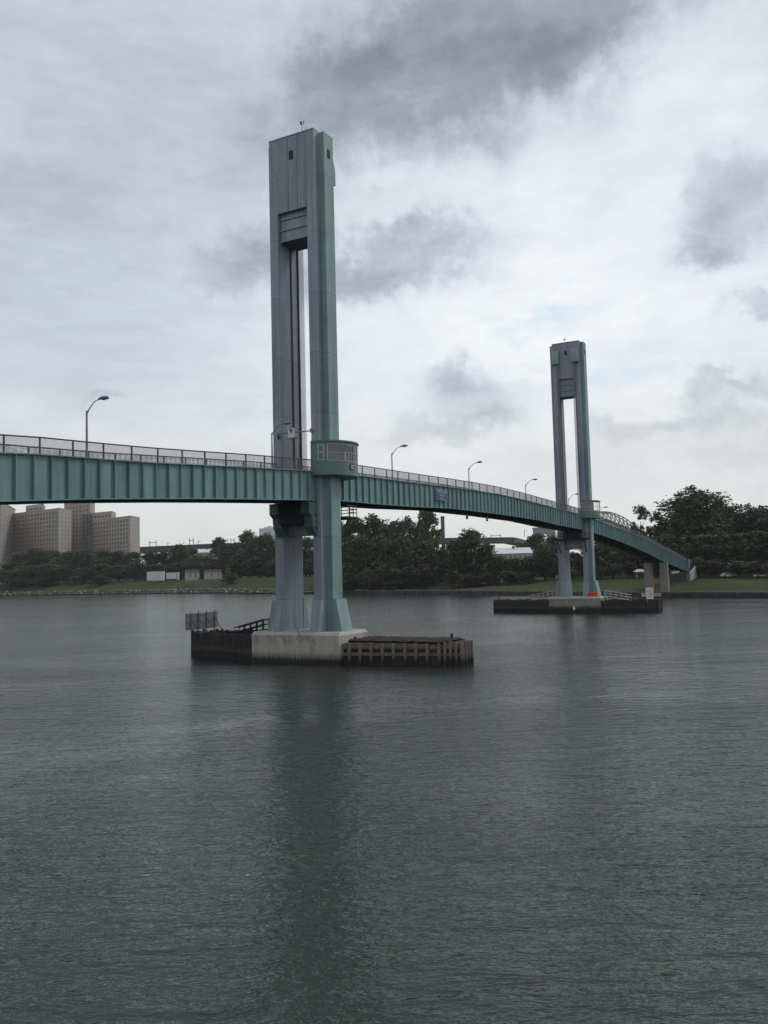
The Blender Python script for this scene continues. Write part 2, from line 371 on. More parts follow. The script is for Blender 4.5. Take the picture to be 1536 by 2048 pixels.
# ------------------------------------------------------------------ river and land
tag(MB().add([(-4000, -400, 0), (4000, -400, 0), (4000, 5000, 0), (-4000, 5000, 0)], [(0, 1, 2, 3)]).build('water', M['water']), kind='structure')
SHORE = [(-1500, 900), (-700, 690), (-330, 606), (-262, 585), (-200, 558), (-139, 515), (-94, 474), (-53, 420), (-19, 385), (24, 327), (47.5, 282), (62.7, 255), (77, 233), (96, 212), (170, 150), (330, 60), (900, -100)]
SD = (.5, .866)
PROF = [(0, 1.5), (6, 1.75), (26, 2.9), (45, 4.2), (80, 6.2), (150, 7.3), (500, 8.6), (900, 14), (5000, 40)]
PROF_L = [(0, 1.5), (6, 2.8), (19, 6.5), (32, 7.9), (80, 8.1), (150, 8.3), (500, 9.8), (900, 15), (5000, 40)]
def prof_z(d, x):
    k = min(1, max(0, (-10 - x) / 50)); z = [0, 0]
    for i, tb in enumerate((PROF, PROF_L)):
        z[i] = tb[0][1] if d <= 0 else tb[-1][1]
        for (a, za), (b, zb) in zip(tb, tb[1:]):
            if a <= d <= b: z[i] = za + (zb - za) * (d - a) / (b - a); break
    return z[0] * (1 - k) + z[1] * k
def offset_of(x, y):
    """how far inland (along SD) a point lies from the shoreline"""
    for (x0, y0), (x1, y1) in zip(SHORE, SHORE[1:]):
        ex, ey = x1 - x0, y1 - y0
        det = ex * SD[1] - ey * SD[0]
        if abs(det) < 1e-9: continue
        s_ = ((x - x0) * SD[1] - (y - y0) * SD[0]) / det
        if -1e-6 <= s_ <= 1 + 1e-6:
            px, py = x0 + s_ * ex, y0 + s_ * ey
            return (x - px) * SD[0] + (y - py) * SD[1]
    return 100
def ground_z(x, y):
    d = offset_of(x, y); return prof_z(d, x - SD[0] * d)
random.seed(3)
dense = []
for (x0, y0), (x1, y1) in zip(SHORE, SHORE[1:]):
    n = max(1, int(math.hypot(x1 - x0, y1 - y0) / 9))
    for i in range(n): dense.append((x0 + (x1 - x0) * i / n, y0 + (y1 - y0) * i / n))
dense.append(SHORE[-1])
gm = MB(); rows = [(-.9, -1.2)] + PROF
for k, (d, z) in enumerate(rows):
    for i, (x, y) in enumerate(dense):
        jz = random.uniform(-.12, .12) * min(1, max(0, d) / 12)
        gm.v.append((x + SD[0] * d, y + SD[1] * d, (prof_z(d, x) if d >= 0 else z) + jz))
nD = len(dense)
for k in range(len(rows) - 1):
    for i in range(nD - 1): gm.f.append((k * nD + i, k * nD + i + 1, (k + 1) * nD + i + 1, (k + 1) * nD + i))
go = gm.build('ground', M['grass'], smooth=True, recalc=False); tag(go, kind='structure')
# seawall on the right part of the shore
wl = [p for p in dense if p[0] >= -14 and p[0] < 700]
wm = MB(); random.seed(5)
for (x0, y0), (x1, y1) in zip(wl, wl[1:]):
    n = max(1, int(math.hypot(x1 - x0, y1 - y0) / 2.2)) if x0 < 180 else 1
    for i in range(n):
        ax, ay = x0 + (x1 - x0) * i / n, y0 + (y1 - y0) * i / n; bx, by = x0 + (x1 - x0) * (i + 1) / n, y0 + (y1 - y0) * (i + 1) / n
        f0 = random.uniform(.95, 1.35); h = random.uniform(1.45, 1.85)
        wm.hexa([(ax - SD[0] * f0, ay - SD[1] * f0, -1.5), (bx - SD[0] * f0, by - SD[1] * f0, -1.5), (bx + .5, by + .8, -1.5), (ax + .5, ay + .8, -1.5)],
                [(ax - SD[0] * (f0 - .5), ay - SD[1] * (f0 - .5), h), (bx - SD[0] * (f0 - .5), by - SD[1] * (f0 - .5), h), (bx + .5, by + .8, h), (ax + .5, ay + .8, h)])
tag(wm.build('seawall', M['seawall']), 'low dark stone seawall edging the grass bank behind the far lift tower', 'wall')
# riprap on the left part
rm = MB(); rl = [p for p in dense if p[0] <= -14 and p[0] > -420]; random.seed(11)
ico = [(0, 0, 1), (.9, 0, .4), (.28, .86, .4), (-.72, .53, .4), (-.72, -.53, .4), (.28, -.86, .4), (0, 0, -1)]
icf = [(0, 1, 2), (0, 2, 3), (0, 3, 4), (0, 4, 5), (0, 5, 1), (6, 2, 1), (6, 3, 2), (6, 4, 3), (6, 5, 4), (6, 1, 5)]
for (x0, y0), (x1, y1) in zip(rl, rl[1:]):
    L_ = math.hypot(x1 - x0, y1 - y0)
    for i in range(int(L_ * 3.2)):
        s_ = random.random(); d = random.uniform(-1.8, 4.2); sz = random.uniform(.45, 1.15)
        z = .1 + (d + 1.8) / 6 * 2.1 + random.uniform(-.2, .25)
        cx, cy = x0 + (x1 - x0) * s_ + SD[0] * d, y0 + (y1 - y0) * s_ + SD[1] * d; a = random.random() * 6.28
        rm.add([(cx + sz * (vx * math.cos(a) - vy * math.sin(a)) * random.uniform(.7, 1.2), cy + sz * (vx * math.sin(a) + vy * math.cos(a)) * random.uniform(.7, 1.2), z + sz * vz * .75) for vx, vy, vz in ico], icf)
tag(rm.build('riprap_rocks', M['rock'], recalc=False), kind='stuff')
_rr = bpy.data.objects['riprap_rocks']; tag(_rr, 'bank of broken grey boulders along the left waterline', 'rocks')

# ------------------------------------------------------------------ bridge frame: local x = along the deck, y = across (towards the far side), z = up
N0 = Vector((-7.72323, 86.81884, 0)); TH = 0.49680; RZ = math.pi / 2 - TH; LB = 95.1
def B(u, v, z=0): return Vector((N0.x + math.sin(TH) * u - math.cos(TH) * v, N0.y + math.cos(TH) * u + math.sin(TH) * v, z))
TOP = [(0, 19.78), (11, 19.65), (20, 19.43), (31.7, 19.15), (40, 18.97), (46, 18.75), (52, 18.48), (60, 18.0), (66.4, 17.57), (72, 17.2), (77, 16.95), (82, 16.72), (85, 16.5), (105, 15.0), (125.4, 13.1), (161, 9.76), (175, 8.5)]
BOT_S = [(0, 16.76), (17, 16.68), (30, 16.22), (38, 16.05), (45.8, 15.95)]
BOT_A = [(49.4, 15.72), (60, 15.15), (66.4, 14.78), (72, 14.42), (77, 14.08), (82, 13.68), (85, 13.42), (105, 11.75), (121.6, 9.95), (161, 6.73), (175, 5.6)]
def itp(tab, x):
    x = abs(x)
    if x <= tab[0][0]: return tab[0][1]
    for (a, za), (b, zb) in zip(tab, tab[1:]):
        if x <= b: return za + (zb - za) * (x - a) / (b - a)
    return tab[-1][1]
def ztop(u): return itp(TOP, u - LB / 2)
def zbot(u): return itp(BOT_S if abs(u - LB / 2) < 47 else BOT_A, u - LB / 2)
D, S, W, WI, FL, ZT, ZP, ZB = 1.75, .87, 2.72, 1.8, 3.41, 53.25, 3.0, 6.1

# ------------------------------------------------------------------ lift towers
def make_tower():
    root = empty('lift_tower')
    for s in (-1, 1):
        leg = MB().box(-D, D, s * WI, s * W, ZP, ZT).build('leg', M['gray'], root)
        MB().box(-S, S, s * (W + .003), s * FL, ZP, ZT - .05).build('leg_flange', M['green'], leg)
        for e in (-1, 1):       # flared foot blocks front and back
            y0, y1 = s * (WI - .05), s * (W + .05)
            a, b_ = sorted((y0, y1)); x0 = e * (D - .1)
            lo = [(x0, a, ZP), (e * (D + .85), a, ZP), (e * (D + .85), b_, ZP), (x0, b_, ZP)]
            hi = [(x0, a, ZB), (e * (D + .30), a, ZB), (e * (D + .30), b_, ZB), (x0, b_, ZB)]
            MB().hexa(lo, hi).build('foot_block', M['gray'], leg)
        x0, x1 = -S - .12, S + .12; y0 = s * (FL - .1)
        lo = [(x0, y0, ZP), (x1, y0, ZP), (x1, s * (FL + 1.0), ZP), (x0, s * (FL + 1.0), ZP)]
        hi = [(x0, y0, ZB), (x1, y0, ZB), (x1, s * (FL + .35), ZB), (x0, s * (FL + .35), ZB)]
        MB().hexa(lo, hi).build('foot_block', M['green'], leg)
        rail = MB().box(.36, .54, s * (WI - .10), s * (WI - .003), 18.5, 45.3).box(1.60, 1.80, s * (WI - .12), s * (WI - .004), 18.5, 45.3)
        rail.build('guide_rail', M['dark_steel'], leg)
    # portal wall closing the top between the legs: three flush panels on the approach side, one inset panel on the span side
    pw = MB()
    for a, b_ in ((-1.79, -.72), (-.68, .36), (.40, 1.79)):
        pw.box(-D - .012, -D + .25, a, b_, 45.42, ZT - .03)
    pw.build('portal_panel', M['gray_panel'], root)
    MB().box(D - .30, D - .06, -1.79, 1.79, 46.0, ZT - .04).build('portal_panel', M['gray_panel'], root)
    MB().box(-D - .04, D + .02, -W - .02, W + .02, ZT + .003, ZT + .10).build('roof_slab', M['gray_panel'], root)
    cw = MB().box(-1.28, 1.28, -1.68, 1.68, 42.5, 45.9)
    for z in (42.5, 43.66, 44.78): cw.box(-1.42, 1.42, -1.70, 1.70, z, z + .13)
    cw.build('counterweight', M['gray_panel'], root)
    # louvred windows
    for kind in ('front', 'near', 'far', 'back'):
        if kind == 'front': fx = lambda a, z0, z1, d0, d1: (-D - .012 - d1, -D - .012 - d0, -.02 - a, -.02 + a, z0, z1)
        elif kind == 'back': fx = lambda a, z0, z1, d0, d1: (D - .06 + d0, D - .06 + d1, -a, a, z0, z1)
        else:
            q = -1 if kind == 'near' else 1
            fx = lambda a, z0, z1, d0, d1, q=q: (-a, a, q * (FL + d0), q * (FL + d1), z0, z1)
        lv = MB().box(*fx(.26, 50.72, 51.68, .003, .02)).build('louver_window', M['louver'], root)
        sl_ = MB()
        for i in range(6): sl_.box(*fx(.25, 50.78 + i * .15, 50.86 + i * .15, .021, .05))
        sl_.build('louver_slats', M['dark_steel'], lv)
    # sheave hoods over the ropes on the span side
    for s in (-1, 1):
        prof = [(D - .05, 49.0), (D + .86, 49.05), (D + .86, 50.1)]
        for i in range(1, 7):
            a = i / 6 * math.pi / 2; prof.append((D + .86 - .91 * (1 - math.cos(a)), 50.1 + 1.75 * math.sin(a)))
        MB().prism_xz(prof, s * 1.25, s * 2.6).build('sheave_hood', M['green'], root)
        rp = MB()
        for k in range(8):
            for uu in (2.0, 2.2):
                rp.tube([(uu, s * (1.38 + k * .066), 17.6), (uu, s * (1.38 + k * .066), 49.1)], 0.017, 5)
        rp.build('rope_bundle', M['rope'], root)
    # cross beam below the deck, brackets carrying the approach girders
    MB().box(-1.0, 1.0, -WI, WI, 12.45, 15.3).build('cross_beam', M['gray'], root)
    for s in (-1, 1):
        br = [(-D + .1, 15.55), (-3.2, 15.55), (-3.2, 14.5), (-2.68, 14.1), (-2.6, 13.2), (-1.95, 12.3), (-D + .1, 12.3)]
        bo = MB().prism_xz(br, s * 1.35, s * 2.35).build('deck_bracket', M['bracket'], root)
        for z in (13.0, 14.2): MB().box(-2.3, -1.9, s * 2.352, s * 2.39, z, z + .2).build('bolt_plate', M['dark_steel'], bo)
    MB().box(-3.0, -1.85, -1.32, 1.32, 13.5, 15.45).build('dark_fill_beam', M['shade_steel'], root)  # added dark mass standing in for the shade between the brackets
    MB().box(1.1, 2.6, -1.75, 1.75, 14.35, 15.5).build('dark_fill_beam', M['shade_steel'], root)  # added dark block, fills the shaded space on the span side
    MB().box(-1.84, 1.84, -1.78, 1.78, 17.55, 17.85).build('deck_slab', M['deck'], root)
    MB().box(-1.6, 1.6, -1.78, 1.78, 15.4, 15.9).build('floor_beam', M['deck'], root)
    # maintenance walkway under the lift span
    pl = MB().box(D + .05, 3.75, -3.65, 3.65, 14.05, 14.30).build('maintenance_walkway', M['shade_steel'], root)  # floor coloured near-black to join the shade under the deck
    rl_ = MB()
    for z in (14.72, 15.05, 15.38):
        for pts in (((D + .1, -3.6, z), (3.7, -3.6, z)), ((3.7, -3.6, z), (3.7, 3.6, z)), ((D + .1, 3.6, z), (3.7, 3.6, z))): rl_.bar(*pts, .06)
    for i in range(9): rl_.bar((3.7, -3.6 + i * .9, 14.3), (3.7, -3.6 + i * .9, 15.4), .07)
    for s in (-1, 1):
        for x in (2.3, 3.0): rl_.bar((x, s * 3.6, 14.3), (x, s * 3.6, 15.4), .07)
    rl_.build('handrail', M['fence'], pl)
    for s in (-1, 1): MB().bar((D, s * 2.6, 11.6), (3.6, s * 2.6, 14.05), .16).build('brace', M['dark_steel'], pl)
    # instruments on the roof
    a = MB().tube([(-1, -.9, ZT + .1), (-1, -.9, ZT + 1.5)], .025, 6)
    a.bar((-1, -1.12, ZT + 1.25), (-1, -.75, ZT + 1.35), .04).tube([(-1, -.78, ZT + 1.3), (-1, -.78, ZT + 1.6)], [.05, .12], 6)
    a.add([(-1, -1.15, ZT + 1.2), (-1.02, -1.15, ZT + 1.2), (-1.0, -1.0, ZT + 1.6), (-1, -1.18, ZT + 1.55)], [(0, 1, 2), (0, 2, 3), (1, 2, 3)])
    a.build('wind_gauge', M['dark_steel'], root)
    MB().tube([(-1, -1.4, ZT + .1), (-1, -1.4, ZT + 1.0)], [.03, .02], 6).build('lightning_rod', M['dark_steel'], root)
    return root
t1 = make_tower(); t1.location = N0; t1.rotation_euler.z = RZ
tag(t1, 'tall grey and green lift tower in the foreground, standing on the nearer rust stained pier', 'bridge tower', 'lift towers of the bridge')
t2 = copy_tree(t1); t2.location = B(LB, 0); t2.rotation_euler.z = RZ + math.pi
tag(t2, 'farther lift tower with two green sheave hoods under its top, near the grass bank', 'bridge tower', 'lift towers of the bridge')

# ------------------------------------------------------------------ girders and deck
def make_span(name, u0, u1, label, step=1.39, mids=()):
    root = empty(name, N0, RZ); tag(root, label, 'bridge span')
    n = int(round((u1 - u0) / step)); us = [u0 + (u1 - u0) * i / n for i in range(n + 1)]
    def strip(v0, v1, zf0, zf1):
        m = MB()
        for a, b_ in zip(us, us[1:]):
            m.hexa([(a, v0, zf0(a)), (b_, v0, zf0(b_)), (b_, v1, zf0(b_)), (a, v1, zf0(a))], [(a, v0, zf1(a)), (b_, v0, zf1(b_)), (b_, v1, zf1(b_)), (a, v1, zf1(a))])
        return m
    for s in (-1, 1):
        va, vb = sorted((s * 2.18, s * 2.215))
        web = strip(va, vb, lambda u: zbot(u) + .06, lambda u: ztop(u) - .08)
        for u in us:
            u_ = min(max(u, u0 + .03), u1 - .03)
            web.box(u_ - .022, u_ + .022, s * 2.216, s * 2.42, zbot(u_) + .10, ztop(u_) - .10)
        girder = web.build('girder', M['girder'], root)
        va, vb = sorted((s * 1.98, s * 2.44))
        strip(va, vb, lambda u: ztop(u) - .08, lambda u: ztop(u)).build('top_flange', M['girder'], girder)
        strip(va, vb, lambda u: zbot(u), lambda u: zbot(u) + .06).build('bottom_flange', M['girder'], girder)
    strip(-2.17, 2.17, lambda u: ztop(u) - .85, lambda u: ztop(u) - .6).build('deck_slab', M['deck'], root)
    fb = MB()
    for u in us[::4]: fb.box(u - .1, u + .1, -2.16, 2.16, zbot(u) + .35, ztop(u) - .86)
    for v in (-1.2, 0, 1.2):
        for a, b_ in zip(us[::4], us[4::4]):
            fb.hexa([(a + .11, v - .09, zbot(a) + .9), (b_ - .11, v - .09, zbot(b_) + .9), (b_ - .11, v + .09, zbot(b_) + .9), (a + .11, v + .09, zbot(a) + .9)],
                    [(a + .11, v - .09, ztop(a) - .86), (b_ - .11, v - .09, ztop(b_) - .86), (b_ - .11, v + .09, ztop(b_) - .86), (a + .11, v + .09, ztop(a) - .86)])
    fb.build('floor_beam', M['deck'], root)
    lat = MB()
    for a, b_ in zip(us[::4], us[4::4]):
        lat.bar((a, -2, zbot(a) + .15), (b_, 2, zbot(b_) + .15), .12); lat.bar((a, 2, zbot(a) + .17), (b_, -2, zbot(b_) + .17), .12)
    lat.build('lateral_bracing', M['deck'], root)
    return root
make_span('approach_span', -75, -1.86, 'teal plate girder approach span coming in from the left edge to the nearer tower')
make_span('lift_span', 1.86, LB - 1.86, 'arched teal lift span hanging between the two towers, with the blue name sign')
make_span('approach_span', LB + 1.86, 208.5, 'teal approach span sloping down from the farther tower to the tree covered bank')

def make_railing(u0, u1, s, label):
    root = empty('railing', N0, RZ); tag(root, label, 'railing', 'railings along the bridge deck')
    n = max(2, int(round((u1 - u0) / 2.75))); v = s * 2.2; H = 1.06
    pm = MB().box(-.045, .045, -.05, .05, 0, H).build('post', M['fence'], root); pm.location = (u0 + .06, v, ztop(u0)); us = [u0 + .06 + (u1 - u0 - .12) * i / n for i in range(n + 1)]
    for u in us[1:]:
        c = pm.copy(); col.objects.link(c); c.parent = root; c.location = (u, v, ztop(u))
    tr, ms = MB(), MB()
    for a, b_ in zip(us, us[1:]):
        tr.bar((a, v, ztop(a) + H + .03), (b_, v, ztop(b_) + H + .03), .075)
        for zz in [.05 + .055 * q_ for q_ in range(18)]: ms.bar((a, v, ztop(a) + zz), (b_, v, ztop(b_) + zz), .009)
        k = int((b_ - a) / .05)
        for i in range(k):
            u = a + (b_ - a) * (i + .5) / k; z = ztop(u)
            ms.add([(u - .006, v, z + .04), (u, v - .008, z + .04), (u + .006, v, z + .04), (u - .006, v, z + H), (u, v - .008, z + H), (u + .006, v, z + H)], [(0, 1, 4, 3), (1, 2, 5, 4), (2, 0, 3, 5)])
    tr.build('top_rail', M['fence'], root); ms.build('mesh_panel', M['wire'], root, recalc=False)
for (a, b_, nm) in ((-75, -1.9, 'the approach span at left'), (1.9, LB - 1.9, 'the lift span between the towers'), (LB + 1.9, 208.4, 'the span sloping down to the trees')):
    make_railing(a, b_, -1, 'grey mesh railing on the near edge of ' + nm)
    make_railing(a, b_, 1, 'grey mesh railing on the far edge of ' + nm)

# ------------------------------------------------------------------ street lamps on the far edge, arms over the deck
def make_lamp():
    root = empty('street_lamp')
    MB().tube([(0, 0, 0), (0, 0, 4.15)], [.10, .065], 8).box(-.11, .11, -.11, .11, 0, .35).build('pole', M['galv'], root)
    pts = [(0, 0, 4.0), (0, -.14, 4.14), (0, -.72, 4.68), (0, -.86, 4.77), (0, -1.05, 4.82), (0, -1.4, 4.87)]
    MB().tube(pts, [.05, .045, .04, .036, .033, .03], 6).bar((0, 0, 3.7), (0, -.3, 4.3), .03).build('arm', M['galv'], root)
    hd = MB(); n = 10; prof = [(-1.2, .06, .03), (-1.38, .17, .10), (-1.65, .26, .19), (-1.95, .26, .20), (-2.2, .15, .12), (-2.3, .03, .03)]
    vs, fs = [], []
    for y, hw, hh in prof:
        for k in range(n):
            a = 2 * math.pi * k / n; zz = math.sin(a) * hh
            vs.append((math.cos(a) * hw, y, 4.88 + (zz if zz > 0 else zz * .45)))
    for i in range(len(prof) - 1):
        for k in range(n): fs.append((i * n + k, i * n + (k + 1) % n, (i + 1) * n + (k + 1) % n, (i + 1) * n + k))
    fs += [tuple(range(n)), tuple(range((len(prof) - 1) * n, len(prof) * n))]
    h = hd.add(vs, fs).build('lamp_head', M['galv'], root, smooth=True)
    MB().tube([(0, -1.78, 4.84), (0, -1.78, 4.76)], [.15, .09], 8).build('lens', M['glass'], h)
    MB().tube([(0, -1.35, 4.9), (0, -1.2, 4.93)], .03, 5).build('photocell', M['dark_steel'], h)
    return root
LAMPS = [(-26.6, 'street lamp with gooseneck arm on the approach span at left, apart from all the others'), (-3.0, 'street lamp in front of the nearer tower beside the camera boom'), (22.4, 'street lamp on the lift span just right of the rounded control cabin'),
         (47.0, 'street lamp standing above the middle of the lift span, second right of the nearer tower'), (72.5, 'street lamp on the lift span left of the farther tower'), (98.5, 'street lamp seen between the legs of the farther tower'),
         (121.0, 'street lamp whose head shows just right of the farther control cabin'), (172.0, 'dim street lamp against the trees over the two tan columns'), (203.0, 'last street lamp down the slope, near the lower end of the bridge')]
lp = make_lamp()
for i, (u, lb) in enumerate(LAMPS):
    o = lp if i == 0 else copy_tree(lp)
    p = B(u, 2.05, ztop(u)); o.location = p; o.rotation_euler.z = RZ; tag(o, lb, 'street lamp', 'street lamps along the bridge')

# ------------------------------------------------------------------ control cabins on the towers
def make_house(du, sgn, label):
    root = empty('control_cabin', B(du, 0), RZ); tag(root, label, 'control cabin', 'control cabins on the towers')
    z0, z1, zs, zh = 18.15, 21.45, 19.52, 21.18
    cu, cv, a, b_ = .6, -2.3, 3.08, 2.85; n = 28
    def ell(k, off=0.0):
        t = math.pi * k / n; return (sgn * (cu - (a + off) * math.cos(t)), cv - (b_ + off) * math.sin(t))
    def outline(off=0.0): return [ell(k, off) for k in range(n + 1)]
    def shell(off, zlo, zhi, cap=False, k0=0, k1=n, th=.12):
        m = MB()
        for k in range(k0, k1):
            p, q, p2, q2 = ell(k, off), ell(k + 1, off), ell(k, off - th), ell(k + 1, off - th)
            m.hexa([(*p, zlo), (*q, zlo), (*q2, zlo), (*p2, zlo)], [(*p, zhi), (*q, zhi), (*q2, zhi), (*p2, zhi)])
        return m
    wl_ = shell(0, z0, zs); wl_.prism(outline(-.01), z0 + .02, z0 + .2)
    w_ = wl_.build('wall', M['house'], root)
    xa, xb = sorted((sgn * (cu - a), sgn * (cu + a)))
    MB().box(xa, -1.76, cv + .02, cv + .14, z0, z1).build('back_wall', M['house'], root); MB().box(1.76, xb, cv + .02, cv + .14, z0, z1).build('back_wall', M['house'], root)
    pier = shell(.0, zs, zh, k0=0, k1=5).box(*sorted((sgn * (cu - a), sgn * (cu - a + .12))), cv - .1, cv, zs, zh)
    pier.build('corner_panel', M['house'], root)
    shell(.0, zh, z1 - .06).build('wall_head', M['house'], root)
    MB().prism(outline(.14), z1 - .055, z1 + .09).build('roof', M['house'], root)
    # narrow two-light window in the corner panel
    def along(k0, k1, zlo, zhi, off, th):
        return shell(off, zlo, zhi, k0=k0, k1=k1, th=th)
    fw = along(2, 4, zs + .05, zh - .05, .035, .03).build('window', M['frame'], root)
    for zl, zz in ((zs + .14, (zs + zh) / 2 - .05), ((zs + zh) / 2 + .05, zh - .14)):
        m = MB(); t0, t1 = 2.28, 3.72
        p, q, p2, q2 = ell(t0, .05), ell(t1, .05), ell(t0, .036), ell(t1, .036)
        m.hexa([(*p, zl), (*q, zl), (*q2, zl), (*p2, zl)], [(*p, zz), (*q, zz), (*q2, zz), (*p2, zz)])
        m.build('pane', M['bldg_win'], fw)
    # curved band of tall windows
    kk = list(range(5, n + 1, 3)); kk[-1] = n
    for k0, k1 in zip(kk, kk[1:]):
        fr = along(k0, k1, zs, zs + .06, .02, .08)
        for (za, zb) in ((zh - .06, zh), ((zs + zh) / 2 - .025, (zs + zh) / 2 + .025)):
            for f_, v_ in ((along(k0, k1, za, zb, .02, .08), 0),): fr.add(f_.v, f_.f)
        for e in (k0, k1):
            x, y = ell(e, -.02); fr.box(x - .04, x + .04, y - .04, y + .04, zs, zh)
        f = fr.build('window', M['frame'], root)
        MB().add([(*ell(k, -.02), z) for z in (zs + .06, zh - .06) for k in range(k0, k1 + 1)],
                 [(i, i + 1, i + 2 + (k1 - k0), i + 1 + (k1 - k0)) for i in range(k1 - k0)]).build('pane', M['glass'], f, recalc=False)
    # notice plate
    if sgn > 0:
        k = 13.2; x, y = ell(k, .05); t = math.pi * k / n
        nx, ny = -math.cos(t) * b_, -math.sin(t) * a; l = math.hypot(nx, ny); nx, ny = nx / l, ny / l
        pl = MB().box(-.32, .32, -.02, .02, -.27, .27).build('notice_plate', M['dark_steel'], root); pl.location = (x, y, 19.0); pl.rotation_euler.z = math.atan2(ny, nx) + math.pi / 2
        st = MB()
        for i in range(3): st.box(-.27, .27, -.035, -.021, -.20 + i * .15, -.11 + i * .15)
        st.build('notice_strip', M['frame'], pl)
    ds = MB().box(sgn * .2, sgn * 1.8, -3.9, -3.5, 18.36, 19.35).build('desk', M['galv'], root)
    return root
make_house(0, 1, 'larger rounded green control cabin with a curved window band on the nearer tower')
make_house(LB, -1, 'smaller looking rounded green control cabin on the farther tower, see-through windows')

# ------------------------------------------------------------------ camera boom across the near portal
cb = empty('camera_boom', N0, RZ); tag(cb, 'grey horizontal boom with a white cabinet and ball camera across the nearer tower', 'camera boom')
MB().tube([(-2.0, -1.9, 22.62), (-2.0, 2.25, 22.72)], .06, 8).box(-2.06, -1.76, -2.0, -1.85, 22.45, 22.85).build('pole', M['galv'], cb)
cbx = MB().prism_xz([(0, 0)], 0, 0) if False else MB()
cbx.add([(-2.3, -.22, 22.15), (-2.1, -.22, 22.15), (-2.1, .62, 22.1), (-2.3, .62, 22.1), (-2.3, -.1, 23.1), (-2.1, -.1, 23.1), (-2.1, .55, 22.95), (-2.3, .55, 22.95)],
        [(0, 3, 2, 1), (4, 5, 6, 7), (0, 1, 5, 4), (1, 2, 6, 5), (2, 3, 7, 6), (3, 0, 4, 7)])
c_ = cbx.build('cabinet', M['white'], cb); MB().add([(-2.31, .18, 22.45), (-2.31, .38, 22.95), (-2.31, .08, 22.95), (-2.33, .18, 22.45), (-2.33, .38, 22.95), (-2.33, .08, 22.95)], [(0, 1, 2), (3, 5, 4), (0, 3, 4, 1), (1, 4, 5, 2), (2, 5, 3, 0)]).build('emblem', M['louver'], c_)
MB().box(-2.4, -2.0, -.35, .72, 22.0, 22.1).build('tray', M['galv'], cb)
MB().tube([(-2, 1.95, 22.68), (-2, 1.95, 22.50)], .05, 6).tube([(-2, 1.95, 22.5), (-2, 1.95, 22.42), (-2, 1.95, 22.28), (-2, 1.95, 22.18)], [.10, .17, .17, .07], 10).build('dome_camera', M['dark_steel'], cb)
MB().box(-2.15, -1.95, .70, .82, 23.05, 23.35).bar((-2.05, .75, 22.7), (-2.05, .75, 23.05), .04).build('floodlight', M['white'], cb)

# ------------------------------------------------------------------ blue name sign and navigation lights on the lift span
sg = empty('name_sign', B(27.2, -2.46, 18.22), RZ); tag(sg, 'small blue sign with white lettering bolted to the side of the lift span', 'sign')
MB().box(-1.68, 1.68, -.04, .02, -.72, .72).build('panel', M['blue'], sg)
bd = MB()
for z in (-.70, .66): bd.box(-1.68, 1.68, -.052, -.041, z, z + .04)
for x in (-1.68, 1.64): bd.box(x, x + .04, -.052, -.041, -.66, .66)
bd.build('border', M['letter'], sg)
for tx, z, sz in (('WARDS ISLAND', .40, .44), ('BRIDGE', -.04, .44), ('MILE 0.0', -.47, .34)):
    text_part(tx, sz, M['letter'], sg, (0, -.05, z), (R(90), 0, 0))
for i, (u, lb) in enumerate(((36.0, 'dark navigation light hanging under the lift span, the left one of two'), (43.3, 'navigation light with a red top hanging under the lift span, the right one of two'))):
    nv = empty('navigation_light', B(u, -2.1, 15.55), RZ); tag(nv, lb, 'navigation light', 'navigation lights under the lift span')
    MB().tube([(0, 0, .5), (0, 0, 1.25)], .03, 6).build('stem', M['dark_steel'], nv)
    MB().tube([(0, 0, 0), (0, 0, .12), (0, 0, .45), (0, 0, .55)], [.12, .17, .15, .06], 10).build('lantern', M['dark_steel'] if i == 0 else M['galv'], nv)
    MB().tube([(0, 0, .551), (0, 0, .72)], [.13, .10], 10).build('cap', M['dark_steel'] if i == 0 else M['red'], nv)

# ------------------------------------------------------------------ piers in the water
def make_pier(du, sgn, label, timber=False):
    root = empty('concrete_pier', B(du, 0), RZ); tag(root, label, 'bridge pier', 'concrete piers of the towers')
    c, hu, hv = .55, 3.0, 5.3
    def octo(o): return [(-hu + c - o * .4, -hv - o), (hu - c + o * .4, -hv - o), (hu + o, -hv + c - o * .4), (hu + o, hv - c + o * .4), (hu - c + o * .4, hv + o), (-hu + c - o * .4, hv + o), (-hu - o, hv - c + o * .4), (-hu - o, -hv + .1)]
    MB().prism(octo(0), -3, ZP - .28).build('pier_block', M['pier_old' if timber else 'pier'], root)
    cp = MB(); lo, hi = octo(.0), octo(-.25); k = len(lo)
    cp.add([(x, y, ZP - .277) for x, y in lo] + [(x, y, ZP) for x, y in hi], [tuple(range(k - 1, -1, -1)), tuple(range(k, 2 * k))] + [(i, (i + 1) % k, k + (i + 1) % k, k + i) for i in range(k)])
    cp.build('pier_cap', M['light_conc'], root)
    if timber:
        tm = MB(); random.seed(4)
        for i in range(26):
            v = -5.2 + i * .415; tm.box(sgn * 3.03, sgn * 3.33, v - .17, v + .17, -1.5, 1.05 + random.uniform(-.12, .15))
        tm.build('rubbing_timber', M['tar_wet'], root)
        MB().box(sgn * 3.34, sgn * 3.38, -.35, .1, .55, 1.25).build('gauge_board', M['white'], root)
    else:
        MB().tube([(-.2, -hv - .02, 2.25), (-.2, -hv - .16, 2.25)], .2, 12).build('mooring_ring', M['louver'], root)
        lad = MB()
        for uu in (-3.12,): lad.bar((uu, -.9, 2.6), (uu, -.2, 4.1), .05); lad.bar((uu - .0, -1.05, 2.6), (uu, -.35, 4.1), .05)
        lad.build('loose_pole', M['galv'], root)
    return root
make_pier(0, -1, 'pale rust stained concrete pier under the nearer tower')
make_pier(LB, -1, 'concrete pier under the farther tower with black timbers along its waterline', True)

